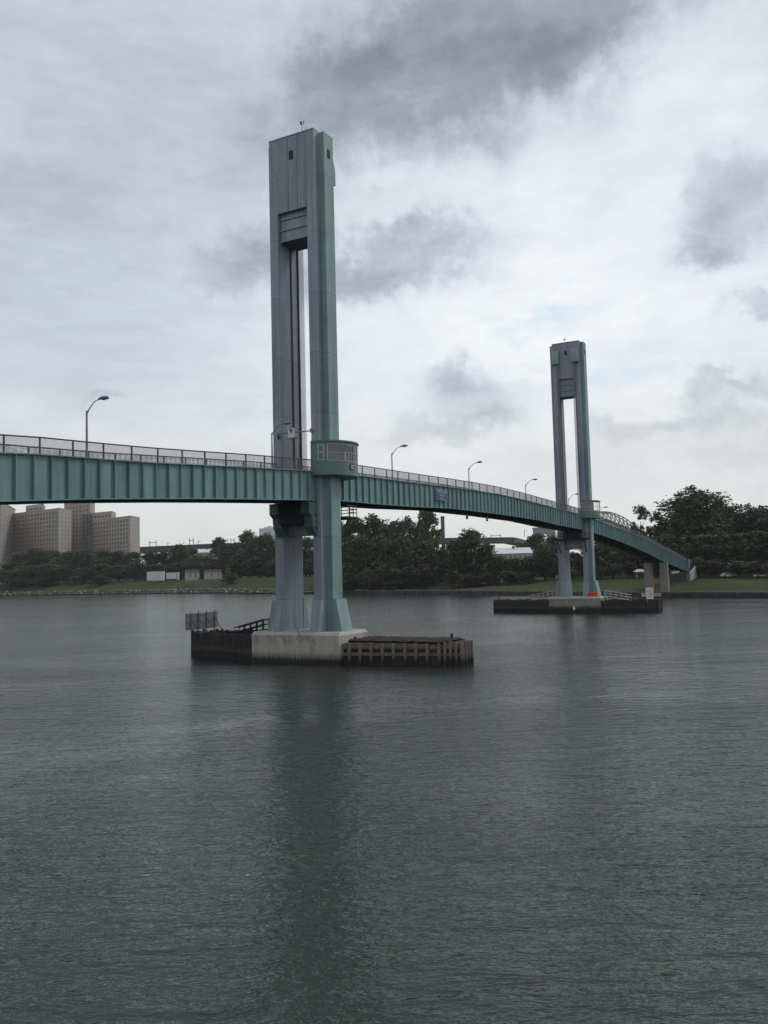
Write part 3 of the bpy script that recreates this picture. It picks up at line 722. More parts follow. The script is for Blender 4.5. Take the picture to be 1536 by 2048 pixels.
def make_fender(du, sgn, poly, front, ztopf, label, mat, light=False):
    """timber fender: piles with walers around a planked top. poly in (u*sgn, v)"""
    root = empty('timber_fender', B(du, 0), RZ); tag(root, label, 'fender', 'timber fenders beside the piers')
    P_ = [(sgn * u, v) for u, v in poly]; random.seed(int(abs(P_[1][1] * 100)) + (7 if light else 0))
    pm, wlr = MB(), MB(); n = len(P_)
    inner = [(x * .9, y) for x, y in P_]
    MB().prism(inner if True else P_, ztopf - (.55 if not light else .14), ztopf - (.42 if not light else .02)).build('top_deck', M['wood_black' if not light else 'bark'], root)
    if light:
        hp = MB(); random.seed(8)
        xs0, xs1, ys0, ys1 = min(p[0] for p in inner) + .5, max(p[0] for p in inner) - .3, min(p[1] for p in inner) + 1.2, max(p[1] for p in inner)
        for _ in range(620):
            x, y = random.uniform(xs0 + .7, xs1), random.uniform(ys0 + .6, ys1); r = random.uniform(.15, .5)
            hp.add([(x + r * vx, y + r * vy, ztopf + r * .5 * vz + .08) for vx, vy, vz in ico], icf)
        hp.build('rubble_fill', M['bark'], root, recalc=False)
    for i in range(n - 1):
        (x0, y0), (x1, y1) = P_[i], P_[i + 1]; L_ = math.hypot(x1 - x0, y1 - y0)
        ex, ey = (x1 - x0) / L_, (y1 - y0) / L_; ox, oy = ey, -ex
        cxm, cym = sum(p[0] for p in P_) / n, sum(p[1] for p in P_) / n
        if (x0 + x1) / 2 * ox + (y0 + y1) / 2 * oy < cxm * ox + cym * oy: ox, oy = -ox, -oy
        sp_ = front if light and L_ > 6 else (.42 if light else .36)
        k = max(2, int(L_ / sp_))
        for j in range(k + 1):
            x, y = x0 + ex * L_ * j / k + ox * .12, y0 + ey * L_ * j / k + oy * .12
            h = ztopf + (random.uniform(-.04, .03) if light and L_ > 6 else random.uniform(-.12, .12) + (0 if not light else .12)); r = random.uniform(.14, .18)
            a0 = (x + random.uniform(-.05, .05), y + random.uniform(-.05, .05), -1.5)
            pm.tube([a0, (x, y, h - .03), (x, y, h)], [r * 1.05, r, r * .8], 7)
        zs = ((ztopf - .5, ztopf - .05), (ztopf - 1.15, ztopf - .85)) if light else ((ztopf - .45, ztopf - .25), (ztopf - 1.3, ztopf - 1.0), (.2, 1.1))
        for za, zb in zs:
            q = .16
            wlr.hexa([(x0 - ox * q, y0 - oy * q, za), (x1 - ox * q, y1 - oy * q, za), (x1 + ox * .02, y1 + oy * .02, za), (x0 + ox * .02, y0 + oy * .02, za)],
                     [(x0 - ox * q, y0 - oy * q, zb), (x1 - ox * q, y1 - oy * q, zb), (x1 + ox * .02, y1 + oy * .02, zb), (x0 + ox * .02, y0 + oy * .02, zb)])
    pm.build('piles', M['pile_wet' if light else 'tar_wet'], root); wlr.build('walers', M['pile' if light else 'wood_black'], root)
    if light:
        MB().prism([(x * .88, y) for x, y in P_], -1.0, 1.5).build('dark_core', M['bark'], root)
    else:
        MB().prism([(x * .93, y) for x, y in P_], -1.0, ztopf - .8).build('dark_core', M['wood_black'], root)
    return root
FR = [(2.6, -5.0), (.9, -14.6), (.2, -16.5), (-1.2, -16.8), (-3.7, -14.6), (-3.9, -5.0)]
FLp = [(2.2, 5.1), (1.2, 9), (.1, 12.5), (-1.2, 16.0), (-2.6, 17.2), (-4.4, 16.2), (-4.6, 5.1)]
make_fender(0, -1, FR, 1.02, 2.0, 'weathered grey open timber fender right of the nearer pier, with a rubble top', None, True)
make_fender(0, -1, FLp, .36, 2.62, 'black timber fender with a billboard on it, left of the nearer pier', None)
make_fender(LB, -1, [(2.7, 5.1), (1.6, 14.5), (.2, 17.4), (-3, 17.4), (-4, 5.1)], .36, 2.45, 'black timber fender left of the farther pier', None)
make_fender(LB, -1, [(2.7, -5.1), (1.7, -12.8), (.2, -15.2), (-3, -15.2), (-4, -5.1)], .36, 2.35, 'black timber fender right of the farther pier, carrying a white board', None)

# gangways from pier tops down to the fender decks
def make_ramp(du, u, v0, v1, z0, z1, mat, label):
    root = empty('gangway', B(du, 0), RZ); tag(root, label, 'gangway', 'gangways down to the fenders')
    hw = .45; k = 5
    MB().hexa([(u - hw, v0, z0 - .12), (u + hw, v0, z0 - .12), (u + hw, v1, z1 - .12), (u - hw, v1, z1 - .12)], [(u - hw, v0, z0), (u + hw, v0, z0), (u + hw, v1, z1), (u - hw, v1, z1)]).build('walkway', mat, root)
    for e in (-1, 1):
        m = MB()
        for hh in (.5, 1.0): m.bar((u + e * hw, v0, z0 + hh), (u + e * hw, v1, z1 + hh), .09)
        for i in range(k):
            v, z = v0 + (v1 - v0) * (i + .15) / k, z0 + (z1 - z0) * (i + .15) / k; m.bar((u + e * hw, v, z - .1), (u + e * hw, v, z + 1.02), .09)
        m.build('handrail', mat, root)
make_ramp(0, -.2, 5.05, 9.0, 3.12, 2.2, M['wood_black'], 'dark timber gangway with handrails left of the nearer pier')
make_ramp(LB, .6, 5.05, 10.2, 3.12, 2.25, M['light_conc'], 'pale gangway with handrails left of the farther pier')
make_ramp(LB, .6, -5.05, -10.2, 3.12, 2.2, M['light_conc'], 'pale gangway with handrails right of the farther pier')

# billboard on the near left fender, seen from behind
bb = empty('billboard', B(1.6, 15.0, 2.5), RZ); tag(bb, 'weathered billboard on four posts seen from behind, on the black fender at left', 'billboard')
MB().box(-2.75, 2.55, .03, .09, .42, 2.18).build('panel', M['sign_back'], bb)
rb = MB()
for z in (.62, 1.3, 1.98): rb.box(-2.7, 2.5, -.02, .029, z, z + .07)
rb.build('rib', M['galv'], bb)
for x in (-2.0, -.75, .55, 1.9):
    MB().bar((x, -.05, -.4), (x, -.05, 2.5), .07).build('post', M['fence'], bb)
    MB().bar((x, -.06, 1.55), (x + .35, -1.3, -.35), .06).build('strut', M['fence'], bb)
# white board on the far right fender
wb = empty('notice_board', B(LB - 1.2, -14.0, 2.3), RZ - R(38)); tag(wb, 'white notice board standing at the end of the black fender by the tan columns', 'notice board')
MB().box(-.85, .85, -.06, .0, .15, 2.25).build('panel', M['white'], wb)
for x in (-.5, .5): MB().box(x - .05, x + .05, .003, .1, -.4, 2.2).build('post', M['galv'], wb)
# writing rows on the board are too small to read; faint grey lines
q = MB()
for i in range(5): q.box(-.6, .6, -.072, -.061, .5 + i * .32, .6 + i * .32)
q.build('faded_lines', M['sign_back'], wb)
ob = empty('barrier', B(LB - 2.0, -3.5, ZP), RZ); tag(ob, 'bright orange plastic barrier at the foot of the farther tower', 'barrier')
MB().prism_xz([(-.35, 0), (.25, 0), (.12, .98), (-.22, .98)], -.98, .98).build('body', M['orange'], ob)
q = MB()
for y in (-.6, 0, .6): q.box(-.36, -.30, y - .12, y + .12, .2, .75)
q.build('recess_panel', M['red'], ob)
for (du, u, v, z, lb) in ((0, .2, -15.4, 2.05, 'small dark marker light at the right tip of the grey fender'), (LB, -1.2, 16.0, 2.3, 'small marker light at the left end of the farther black fender')):
    ml = empty('marker_light', B(du + u, v, z), RZ); tag(ml, lb, 'marker light', 'marker lights on the fenders')
    MB().tube([(0, 0, 0), (0, 0, .42)], .045, 6).build('stem', M['dark_steel'], ml)
    MB().tube([(0, 0, .421), (0, 0, .5), (0, 0, .75), (0, 0, .8)], [.11, .15, .15, .08], 8).build('lantern', M['dark_steel'], ml)

# approach pier with two columns, abutment
p2 = empty('column_pier', B(171, -.2), RZ); tag(p2, 'pier of two tan concrete columns on a rounded footing at the right bank', 'bridge pier')
fp = []
for i in range(9): a = -math.pi / 2 - math.pi / 2 + math.pi * i / 8; fp.append((1.3 * math.cos(a), -3.2 + 1.3 * math.sin(a)))
for i in range(9): a = math.pi * i / 8; fp.append((1.3 * math.cos(a), 2.9 + 1.3 * math.sin(a)))
MB().prism(fp, .35, 1.35).build('footing', M['light_conc'], p2)
MB().prism([(x * .8, y * .85) for x, y in fp], -1.5, .349).build('footing_base', M['wood_black'], p2)
for v in (-2.1, 2.0): MB().hexa([(-.95, v - 1.12, 1.351), (.95, v - 1.12, 1.351), (.95, v + 1.12, 1.351), (-.95, v + 1.12, 1.351)], [(-.85, v - 1.0, 9.55), (.85, v - 1.0, 9.55), (.85, v + 1.0, 9.55), (-.85, v + 1.0, 9.55)]).build('column', M['tan_conc'], p2)
MB().box(-.7, .7, -2.2, 2.1, 9.552, 10.0).build('dark_fill_beam', M['shade_steel'], p2)  # near-black block closing the gap above the columns
p0 = empty('column_pier', B(-62, 0), RZ); tag(p0, 'pier of two concrete columns under the left approach span, outside the picture', 'bridge pier')
for v in (-2.1, 2.1): MB().box(-.9, .9, v - 1, v + 1, -3, zbot(-62) - .02).build('column', M['tan_conc'], p0)
ab = empty('bridge_abutment', B(209, 0), RZ); tag(ab, 'concrete abutment holding the lower end of the bridge at the trees', 'abutment')
MB().box(-3.5, 12, -2.55, 2.55, -1, 6.2).build('wall', M['viaduct'], ab)
for s in (-1, 1):
    MB().box(-.35, .55, s * 2.5, s * 2.95, 1.0, 10.6).build('end_post', M['green'], ab)
    MB().hexa([(.6, s * 2.56, -1), (14, s * 2.56, -1), (14, s * 2.95, -1), (.6, s * 2.95, -1)], [(.6, s * 2.56, 6.2), (14, s * 2.56, 8.7), (14, s * 2.95, 8.7), (.6, s * 2.95, 6.2)]).build('wing_wall', M['light_conc'], ab)

# ------------------------------------------------------------------ far things: pixel column + distance -> a place on the map
def at(px, Y, y=1150):
    r = ray(px, y); return r.x / r.y * Y, Y
def z_of(px, y, Y):
    r = ray(px, y); return CAM_H + r.z / r.y * Y
def tower_block(root, pts, z0, z1, mat, name='wall'):
    MB().prism(pts, z0, z1).build(name, mat, root)
def windows(root, A, Bp, z0, z1, du=4.6, dz=3.56, w=2.3, h=1.9, budget=[0], stuff=None, off=.06):
    """paired windows along a facade from A to B (left to right as seen)"""
    ax, ay = A; bx, by = Bp; L_ = math.hypot(bx - ax, by - ay); ex, ey = (bx - ax) / L_, (by - ay) / L_
    nx, ny = ey, -ex; a = math.atan2(ey, ex); k = int((L_ - 1.2) / du); s0 = (L_ - (k - 1) * du) / 2
    z = z1 - 3.0
    while z > z0:
        for i in range(k):
            s_ = s0 + i * du; p = (ax + ex * s_ + nx * off, ay + ey * s_ + ny * off, z)
            if budget[0] < 100:
                budget[0] += 1; o = bpy.data.objects.new('window', WIN[(w, h)]); col.objects.link(o); o.parent = root; o.location = p; o.rotation_euler.z = a
            else: stuff.append((p, a, w, h))
        z -= dz
def win_mesh(w_, h_):
    m = MB().box(-w_ / 2, -.12, -.05, .05, -h_ / 2, h_ / 2).box(.12, w_ / 2, -.05, .05, -h_ / 2, h_ / 2) if w_ > 1.4 else MB().box(-w_ / 2, w_ / 2, -.05, .05, -h_ / 2, h_ / 2)
    me = bpy.data.meshes.new('window'); me.from_pydata(m.v, [], m.f); me.materials.append(M['bldg_win']); return me
WIN = {(2.3, 1.9): win_mesh(2.3, 1.9), (1.2, 1.9): win_mesh(1.2, 1.9)}
def stuff_windows(root, lst):
    if not lst: return
    m = MB()
    for (x, y, z), a, w_, h_ in lst:
        ca, sa = math.cos(a), math.sin(a)
        for x0, x1 in (((-w_ / 2, -.12), (.12, w_ / 2)) if w_ > 1.4 else ((-w_ / 2, w_ / 2),)):
            c = [(x0, -.05), (x1, -.05), (x1, .05), (x0, .05)]
            q = [(x + ca * i - sa * j, y + sa * i + ca * j) for i, j in c]
            m.hexa([(*p, z - h_ / 2) for p in q], [(*p, z + h_ / 2) for p in q])
    tag(m.build('window', M['bldg_win'], root), kind='stuff')
def wing(root, P0, P1, P2, z0, z1, budget, st, par=True):
    """facade P0->P1 (long side) and end wall P1->P2"""
    P3 = (P0[0] + P2[0] - P1[0], P0[1] + P2[1] - P1[1])
    tower_block(root, [P0, P1, P2, P3], z0, z1, M['brick_tan'])
    cx, cy = (P0[0] + P2[0]) / 2, (P0[1] + P2[1]) / 2
    if par: tower_block(root, [(cx + (x - cx) * 1.01, cy + (y - cy) * 1.01) for x, y in (P0, P1, P2, P3)], z1 + .002, z1 + .7, M['brick_tan'], 'parapet')
    windows(root, P0, P1, max(z0, 26), z1, budget=budget, stuff=st)
    windows(root, P1, P2, max(z0, 26), z1, du=6.5, w=1.2, budget=budget, stuff=st)
GZ = 7.6
b1 = empty('hospital_block', (0, 0, 0)); tag(b1, 'tall tan brick block cut off by the left edge of the photo', 'building')
bg_, st_ = [0], []
wing(b1, at(-150, 735), at(2, 690), at(30, 770), GZ, z_of(10, 1006, 700), bg_, st_); stuff_windows(b1, st_)
b2 = empty('hospital_block', (0, 0, 0)); tag(b2, 'long stepped tan brick building with many small windows left of the viaduct', 'building')
bg_, st_ = [0], []
wing(b2, at(181, 745), at(261, 700), at(280, 722), GZ, z_of(270, 1033.5, 705), bg_, st_)
wing(b2, at(24, 745), at(118, 700), at(143, 724), GZ, z_of(80, 1021.5, 715), bg_, st_)
wing(b2, at(160, 752), at(224, 728), at(232, 748), GZ, z_of(200, 1026.5, 740), bg_, st_)
q0, q1, q2 = at(128, 762), at(181, 742), at(190, 780); wing(b2, q0, q1, q2, GZ, z_of(150, 998, 745), bg_, st_)
wing(b2, at(51, 750), at(86, 735), at(90, 760), z_of(70, 1021, 740), z_of(70, 1010.5, 740), bg_, st_)
stuff_windows(b2, st_)
for px in (166.5, 172.5, 178):
    x, y = at(px, 747.3 - (px - 166) * .37 - .9); MB().box(x - .75, x + .75, y - .6, y + .6, 24, z_of(px, 1028, 744)).build('window_strip', M['bldg_win'], b2)
lb_ = empty('low_building', (*at(4, 640), GZ)); tag(lb_, 'pale low building at the left edge below the tan tower', 'building')
MB().box(-9, 6.5, -5, 5, -3, 5.2).build('wall', M['light_conc'], lb_); MB().box(-9.3, 6.8, -5.3, 5.3, 5.203, 5.6).build('roof', M['pale'], lb_)
q = MB()
for x in (-6, -3, 0, 3): q.box(x, x + 1.4, -5.05, -4.9, 2, 3.5)
q.build('window', M['bldg_win'], lb_)

# pale tank-like building on the skyline, brown chimney
tk = empty('storage_building', (*at(548, 1500), 8)); tag(tk, 'very pale flat topped building on the skyline left of the nearer tower leg', 'building')
zt = z_of(540, 1057, 1500) - 8
MB().box(-22.5, 26, -15, 15, 0, zt).build('wall', M['pale'], tk); MB().box(-14, 24, -12, 12, zt + .01, zt + 2.2).build('roof_house', M['pale'], tk); MB().box(-9, -3, -3, 3, zt + 2.21, zt + 4).build('roof_tank', M['brick_tan'], tk)
q = MB()
for i in range(10): q.box(-21 + i * 4.7, -18.5 + i * 4.7, -15.1, -14.9, zt - 5, zt - 3.5)
q.build('vent_band', M['light_conc'], tk)
ch = empty('brick_chimney', (*at(888.4, 900), 8)); tag(ch, 'square dark brown brick stack beside the tall thin crowned tree', 'chimney')
zt = z_of(888, 1032.5, 900) - 8
MB().box(-1.75, 1.75, -3, 3, 0, zt).build('shaft', M['brown'], ch); MB().box(-1.9, 1.9, -3.1, 3.1, zt - 2, zt - 1).build('band', M['roof_dark'], ch)

# railway viaduct with catenary gantries
vd = empty('railway_viaduct', (0, 0, 0)); tag(vd, 'long dark railway viaduct on piers crossing behind the trees', 'viaduct')
VP = [(60, 960), (283, 924), (430, 885), (650, 880), (900, 890), (1020, 915), (1075, 1180), (1090, 1290)]
vpt = [Vector((*at(px, Y), 42)) for px, Y in VP]
dk, bl = MB(), MB()
for a, b_ in zip(vpt, vpt[1:]):
    d = (b_ - a).normalized(); nn = Vector((-d.y, d.x, 0)) * 6
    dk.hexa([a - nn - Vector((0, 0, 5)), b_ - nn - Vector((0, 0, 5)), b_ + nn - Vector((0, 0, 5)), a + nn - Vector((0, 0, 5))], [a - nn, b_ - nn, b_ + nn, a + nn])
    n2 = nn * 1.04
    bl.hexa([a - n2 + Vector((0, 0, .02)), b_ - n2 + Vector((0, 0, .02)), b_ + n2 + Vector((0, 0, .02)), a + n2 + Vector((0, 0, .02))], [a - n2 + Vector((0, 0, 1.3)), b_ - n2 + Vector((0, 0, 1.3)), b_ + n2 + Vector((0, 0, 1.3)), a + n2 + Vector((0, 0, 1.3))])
    k = max(1, int((b_ - a).length / 36)) if a.x < 60 else 0
    for i in range(k):
        p = a + (b_ - a) * (i + .5) / k
        m = MB()
        for e in (-.75, .75):
            c = p + nn * e; m.hexa([(c.x - 1.6, c.y - 1.6, 5), (c.x + 1.6, c.y - 1.6, 5), (c.x + 1.6, c.y + 1.6, 5), (c.x - 1.6, c.y + 1.6, 5)], [(c.x - 1.2, c.y - 1.2, 36.98), (c.x + 1.2, c.y - 1.2, 36.98), (c.x + 1.2, c.y + 1.2, 36.98), (c.x - 1.2, c.y + 1.2, 36.98)])
        m.build('viaduct_pier', M['viaduct'], vd)
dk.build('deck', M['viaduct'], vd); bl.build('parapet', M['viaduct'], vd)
def gantry(pa, pb, Y, ytop, lb):
    (xa, _), (xb, _) = at(pa, Y), at(pb, Y); zt_ = z_of((pa + pb) / 2, ytop, Y)
    root = empty('catenary_gantry', ((xa + xb) / 2, Y, 43.3)); tag(root, lb, 'gantry', 'catenary gantries on the viaduct')
    h = zt_ - 43.3; hw = (xb - xa) / 2
    for e in (-hw, hw): MB().bar((e, 0, 0), (e, 0, h), .45).build('mast', M['dark_steel'], root)
    MB().bar((-hw, 0, h * .62), (hw, 0, h * .62), .3).bar((-hw, 0, h * .75), (0, 0, h * .62), .2).bar((0, 0, h * .62), (hw, 0, h * .75), .2).build('crossbeam', M['dark_steel'], root)
gantry(299.5, 313, 918, 1081, 'leftmost catenary gantry on the viaduct, next to the tan building')
gantry(379.5, 387.5, 900, 1076, 'catenary gantry on the viaduct over the pointed tree, second from the left')
gantry(462.5, 469, 884, 1076.5, 'catenary gantry on the viaduct just left of the tall dark trees')
gantry(984.5, 1004, 908, 1069, 'wide catenary gantry on the viaduct beneath the lift span')
for px, y0, lb in ((336, 1085, 'thin catenary pole on the viaduct, between the two gantries at left'), (397, 1081, 'thin catenary pole on the viaduct, right of the pointed tree'), (953, 1058, 'thin catenary pole left of the wide gantry under the lift span'), (1052, 1059, 'thin catenary pole beside the granite arch tower')):
    x, Y = at(px, 905); r_ = empty('catenary_pole', (x, Y, 43.2)); tag(r_, lb, 'pole', 'catenary poles on the viaduct'); h = z_of(px, y0, 905) - 43.2
    MB().bar((0, 0, 0), (0, 0, h), .4).build('mast', M['dark_steel'], r_); MB().bar((0, 0, h * .8), (3, 0, h * .85), .2).build('bracket_arm', M['dark_steel'], r_)

# granite arch tower and steel arch
gt = empty('arch_bridge_tower', (*at(1092, 1300), 8)); gt.rotation_euler.z = R(-18); tag(gt, 'granite bridge tower with an arched opening seen under the lift span', 'tower')
zt = z_of(1092, 1055, 1300) - 8
m = MB(); HW = 15.5; oz = zt - 8
m.box(-HW, -6.0, -8, 8, 0, oz).box(6.0, HW, -8, 8, 0, oz)
arc = [(-6.0, oz)] + [(-6 * math.cos(math.pi * i / 10), oz - 12 + 10.5 * math.sin(math.pi * i / 10)) for i in range(11)] + [(6.0, oz)]
m.prism_xz([(-6.0, oz), (-6.0, oz - 12)] + [(-6 * math.cos(math.pi * i / 10), oz - 12 + 10.5 * math.sin(math.pi * i / 10)) for i in range(1, 6)] + [(0, oz)], -7.9, 7.9)
m.prism_xz([(0, oz)] + [(-6 * math.cos(math.pi * i / 10), oz - 12 + 10.5 * math.sin(math.pi * i / 10)) for i in range(5, 10)] + [(6, oz - 12), (6.0, oz)], -7.9, 7.9)
m.build('shaft', M['granite'], gt)
MB().box(-HW - .5, HW + .5, -8.5, 8.5, oz + .01, zt - 2).box(-HW - 1.6, HW + 1.6, -9.5, 9.5, zt - 1.99, zt).build('cornice', M['granite'], gt)
ar = empty('arch_bridge', (0, 0, 0)); tag(ar, 'distant steel truss arch bridge showing right of the farther control cabin', 'bridge')
(xa, ya), (xb, yb) = at(1112, 1305), at(1300, 1460)
crown = z_of(1205, 1024, 1380)
def AP(t, zz, off=0): return (xa + (xb - xa) * t, ya + (yb - ya) * t + off, zz)
for off, nm in ((-9, 'arch_truss'), (9, 'arch_truss')):
    m = MB(); K = 23; up = []; lo_ = []
    for i in range(K + 1):
        t = i / K; s_ = 4 * t * (1 - t); up.append(AP(t, 46 + (crown - 46) * s_ ** .9, off)); lo_.append(AP(t, 10 + (crown - 13 - 10) * s_, off))
    for i in range(K):
        m.bar(up[i], up[i + 1], 1.5); m.bar(lo_[i], lo_[i + 1], 1.9); m.bar(up[i], lo_[i], .9)
        m.bar(lo_[i], up[i + 1], 1.1) if i < K / 2 else m.bar(up[i], lo_[i + 1], 1.1)
        if lo_[i][2] > 44: m.bar(lo_[i], (lo_[i][0], lo_[i][1], 42), .8)
    m.build(nm, M['truss'], ar)
MB().hexa([AP(0, 38, -10), AP(1, 38, -10), AP(1, 38, 10), AP(0, 38, 10)], [AP(0, 42, -10), AP(1, 42, -10), AP(1, 42, 10), AP(0, 42, 10)]).build('deck', M['truss'], ar)

# small buildings and trailers on the left bank
def place(name, px, Y, dz=0):
    x, y = at(px, Y); return empty(name, (x, y, ground_z(x, y) + dz))
for (pa, pb, Y, y0, lb, nm) in ((294.5, 328.5, 545, 1143.5, 'long white trailer parked on the grass at left', 'trailer'), (333, 351.5, 548, 1145.5, 'shorter white trailer right of the long one', 'trailer'), (353.5, 358, 550, 1144.5, 'narrow pale portable cabin at the end of the trailers', 'cabin')):
    o = place('parked_trailer' if nm == 'trailer' else 'portable_cabin', (pa + pb) / 2, Y); tag(o, lb, nm); hw = (at(pb, Y)[0] - at(pa, Y)[0]) / 2; h = max(3.0, z_of(pa, y0, Y) - o.location.z)
    MB().box(-hw, hw, -1.25, 1.25, .9 if nm == 'trailer' else 0, h).build('body', M['white'], o)
    q = MB()
    for x in ([-hw * .7, hw * .55, hw * .75] if nm == 'trailer' else []):
        for yy in (-1.2, .9): MB().tube([(x, yy, .5), (x, yy + .3, .5)], .5, 10).build('wheel', M['dark_steel'], o)
    q = MB()
    for i in range(max(1, int(hw))): q.box(-hw + .4 + i * 1.9, -hw + .5 + i * 1.9, -1.29, -1.251, 1, h - .1)
    q.build('rib' if nm == 'trailer' else 'door', M['galv'], o)
for (pa, pb, lb) in ((372, 397, 'small tan park building with a white door, left of its pair'), (410, 443, 'small tan park building with a dark roof behind a row of pale pickets')):
    Y = 540; o = place('park_building', (pa + pb) / 2, Y); tag(o, lb, 'building', 'small park buildings on the left bank'); hw = (at(pb, Y)[0] - at(pa, Y)[0]) / 2; h = max(3.4, z_of(pa, 1144, Y) - o.location.z)
    MB().box(-hw, hw, -3, 3, -1, h).build('wall', M['brick_tan'], o)
    MB().hexa([(-hw - .5, -3.5, h + .01), (hw + .5, -3.5, h + .01), (hw + .5, 3.5, h + .01), (-hw - .5, 3.5, h + .01)], [(-hw, -.3, h + 1.3), (hw, -.3, h + 1.3), (hw, .3, h + 1.3), (-hw, .3, h + 1.3)]).build('roof', M['roof_dark'], o)
    for x in (-hw * .45, hw * .35): MB().box(x - .8, x + .8, -3.06, -2.9, 0, h - .6).build('door', M['light_conc'], o)
    q = MB()
    for x in (-hw * .05, hw * .75): q.box(x - .5, x + .5, -3.06, -2.9, 1.2, h - .8)
    q.build('window', M['bldg_win'], o)
o = place('picket_fence', 425, 528); tag(o, 'row of pale pickets in front of the small park building', 'fence')
for i in range(12): MB().box(-5.2 + i * .95, -4.9 + i * .95, -.1, .1, 0, 1.9).build('picket', M['light_conc'], o)
MB().box(-5.2, 5.6, .101, .16, 1.2, 1.35).build('rail', M['light_conc'], o)
o = place('low_fence', 265, 575); tag(o, 'low pale fence on the bank below the tan building', 'fence')
for i in range(16): MB().box(-13 + i * 1.7, -12.8 + i * 1.7, -.1, .1, 0, 1.5).build('post', M['light_conc'], o)
MB().box(-13, 12.9, .101, .16, .9, 1.0).box(-13, 12.9, .101, .16, .4, .5).build('rail', M['galv'], o)
o = place('park_pavilion', 1280, 300); tag(o, 'small white and blue roofed pavilion left of the tan columns', 'pavilion')
MB().hexa([(-1.8, -2, 2.3), (1.6, -2, 2.3), (1.6, 2, 2.3), (-1.8, 2, 2.3)], [(-1.0, -.3, 3.2), (.8, -.3, 3.2), (.8, .3, 3.2), (-1.0, .3, 3.2)]).build('roof', M['roof_pale'], o)
for x in (-1.6, 1.4): MB().box(x - .06, x + .06, -1.8, -1.68, 0, 2.3).build('post', M['white'], o)
MB().box(.2, 1.3, -1.7, -1.6, 1.0, 2.2).build('banner', M['blue'], o)
for (pa, pb, Y, y0, y1, lb) in ((986, 1066, 470, 1095.5, 1107, 'long low brick building with a big pale roof below the viaduct'), (390, 424, 640, 1098, 1105, 'pale roofed long building half hidden by the trees under the viaduct at left')):
    o = place('long_building', (pa + pb) / 2, Y); tag(o, lb, 'building', 'long buildings below the viaduct'); hw = (at(pb, Y)[0] - at(pa, Y)[0]) / 2
    ha, hb = z_of((pa + pb) / 2, y1, Y) - o.location.z, z_of((pa + pb) / 2, y0, Y + 9) - o.location.z
    MB().box(-hw, hw, 0, 18, -2, ha).build('wall', M['brick_tan'], o)
    MB().hexa([(-hw - .4, -.6, ha + .01), (hw + .4, -.6, ha + .01), (hw + .4, 18.6, ha + .01), (-hw - .4, 18.6, ha + .01)], [(-hw - .4, 8.8, hb), (hw + .4, 8.8, hb), (hw + .4, 9.2, hb), (-hw - .4, 9.2, hb)]).build('roof', M['roof_pale'], o)
    MB().box(hw * .12, hw * .12 + 1.2, 7.5, 8.8, (ha + hb) / 2, hb + .9).build('chimney', M['roof_dark'], o)
    for i_ in range(8): MB().box(-hw + 1 + i_ * hw / 4, -hw + 2.2 + i_ * hw / 4, -.07, .02, ha - 3, ha - 1.2).build('window', M['bldg_win'], o)
def car(px, Y, lb):
    o = place('parked_car', px, Y); tag(o, lb, 'car', 'pale cars parked under the trees')
    MB().prism_xz([(-2.2, .35), (2.2, .35), (2.25, .8), (1.3, .95), (.7, 1.45), (-1.2, 1.45), (-1.9, .95), (-2.25, .85)], -.85, .85).build('body', M['white'], o)
    MB().prism_xz([(-1.1, 1.36), (-1.6, .98), (1.1, .98), (.62, 1.36)], -.87, .87).build('window', M['bldg_win'], o)
    for x in (-1.4, 1.4): MB().tube([(x, -.9, .34), (x, .9, .34)], .34, 12).build('wheel', M['dark_steel'], o)
car(1456, 272, 'pale car parked under the big trees at right'); car(1523, 262, 'pale car parked near the right edge of the photo')

# ------------------------------------------------------------------ trees
def crown_mesh(name, seed, lobes, n, leaf, mat, hollow=.55):
    rnd = random.Random(seed); vs, fs = [], []
    tot = sum(l[3] * l[4] for l in lobes)
    for (cx, cy, cz, rx, rz) in lobes:
        cnt = int(n * rx * rz / tot)
        # clumps on the surface of each lobe, leaves scattered round every clump
        cl = []
        for _ in range(max(6, cnt // 26)):
            th, ph = rnd.uniform(0, 6.283), math.acos(rnd.uniform(-.8, 1)); r = rnd.uniform(hollow, 1.0)
            cl.append((cx + rx * r * math.sin(ph) * math.cos(th), cy + rx * r * math.sin(ph) * math.sin(th), cz + rz * r * math.cos(ph)))
        for _ in range(cnt):
            c = rnd.choice(cl); s = rx * .26
            gq = lambda q: max(-1.7 * q, min(1.7 * q, rnd.gauss(0, q)))
            x, y, z = c[0] + gq(s), c[1] + gq(s), c[2] + gq(rz * .2)
            z = max(z, .015)
            a, b_ = rnd.uniform(0, 6.283), rnd.uniform(-.9, .9); l = leaf * rnd.uniform(.6, 1.35); wd = l * rnd.uniform(.5, .8)
            ux, uy, uz = math.cos(a) * math.cos(b_), math.sin(a) * math.cos(b_), math.sin(b_)
            t = rnd.uniform(0, 6.283); wx, wy, wz = math.cos(t), math.sin(t), rnd.uniform(-.5, .5)
            k = len(vs); zr = .75
            vs += [(x - ux * l, y - uy * l, z - uz * l * zr), (x + wx * wd, y + wy * wd, z + wz * wd * zr), (x + ux * l, y + uy * l, z + uz * l * zr), (x - wx * wd, y - wy * wd, z - wz * wd * zr)]
            fs.append((k, k + 1, k + 2, k + 3))
    me = bpy.data.meshes.new(name); me.from_pydata(vs, [], fs); me.materials.append(M[mat]); return me
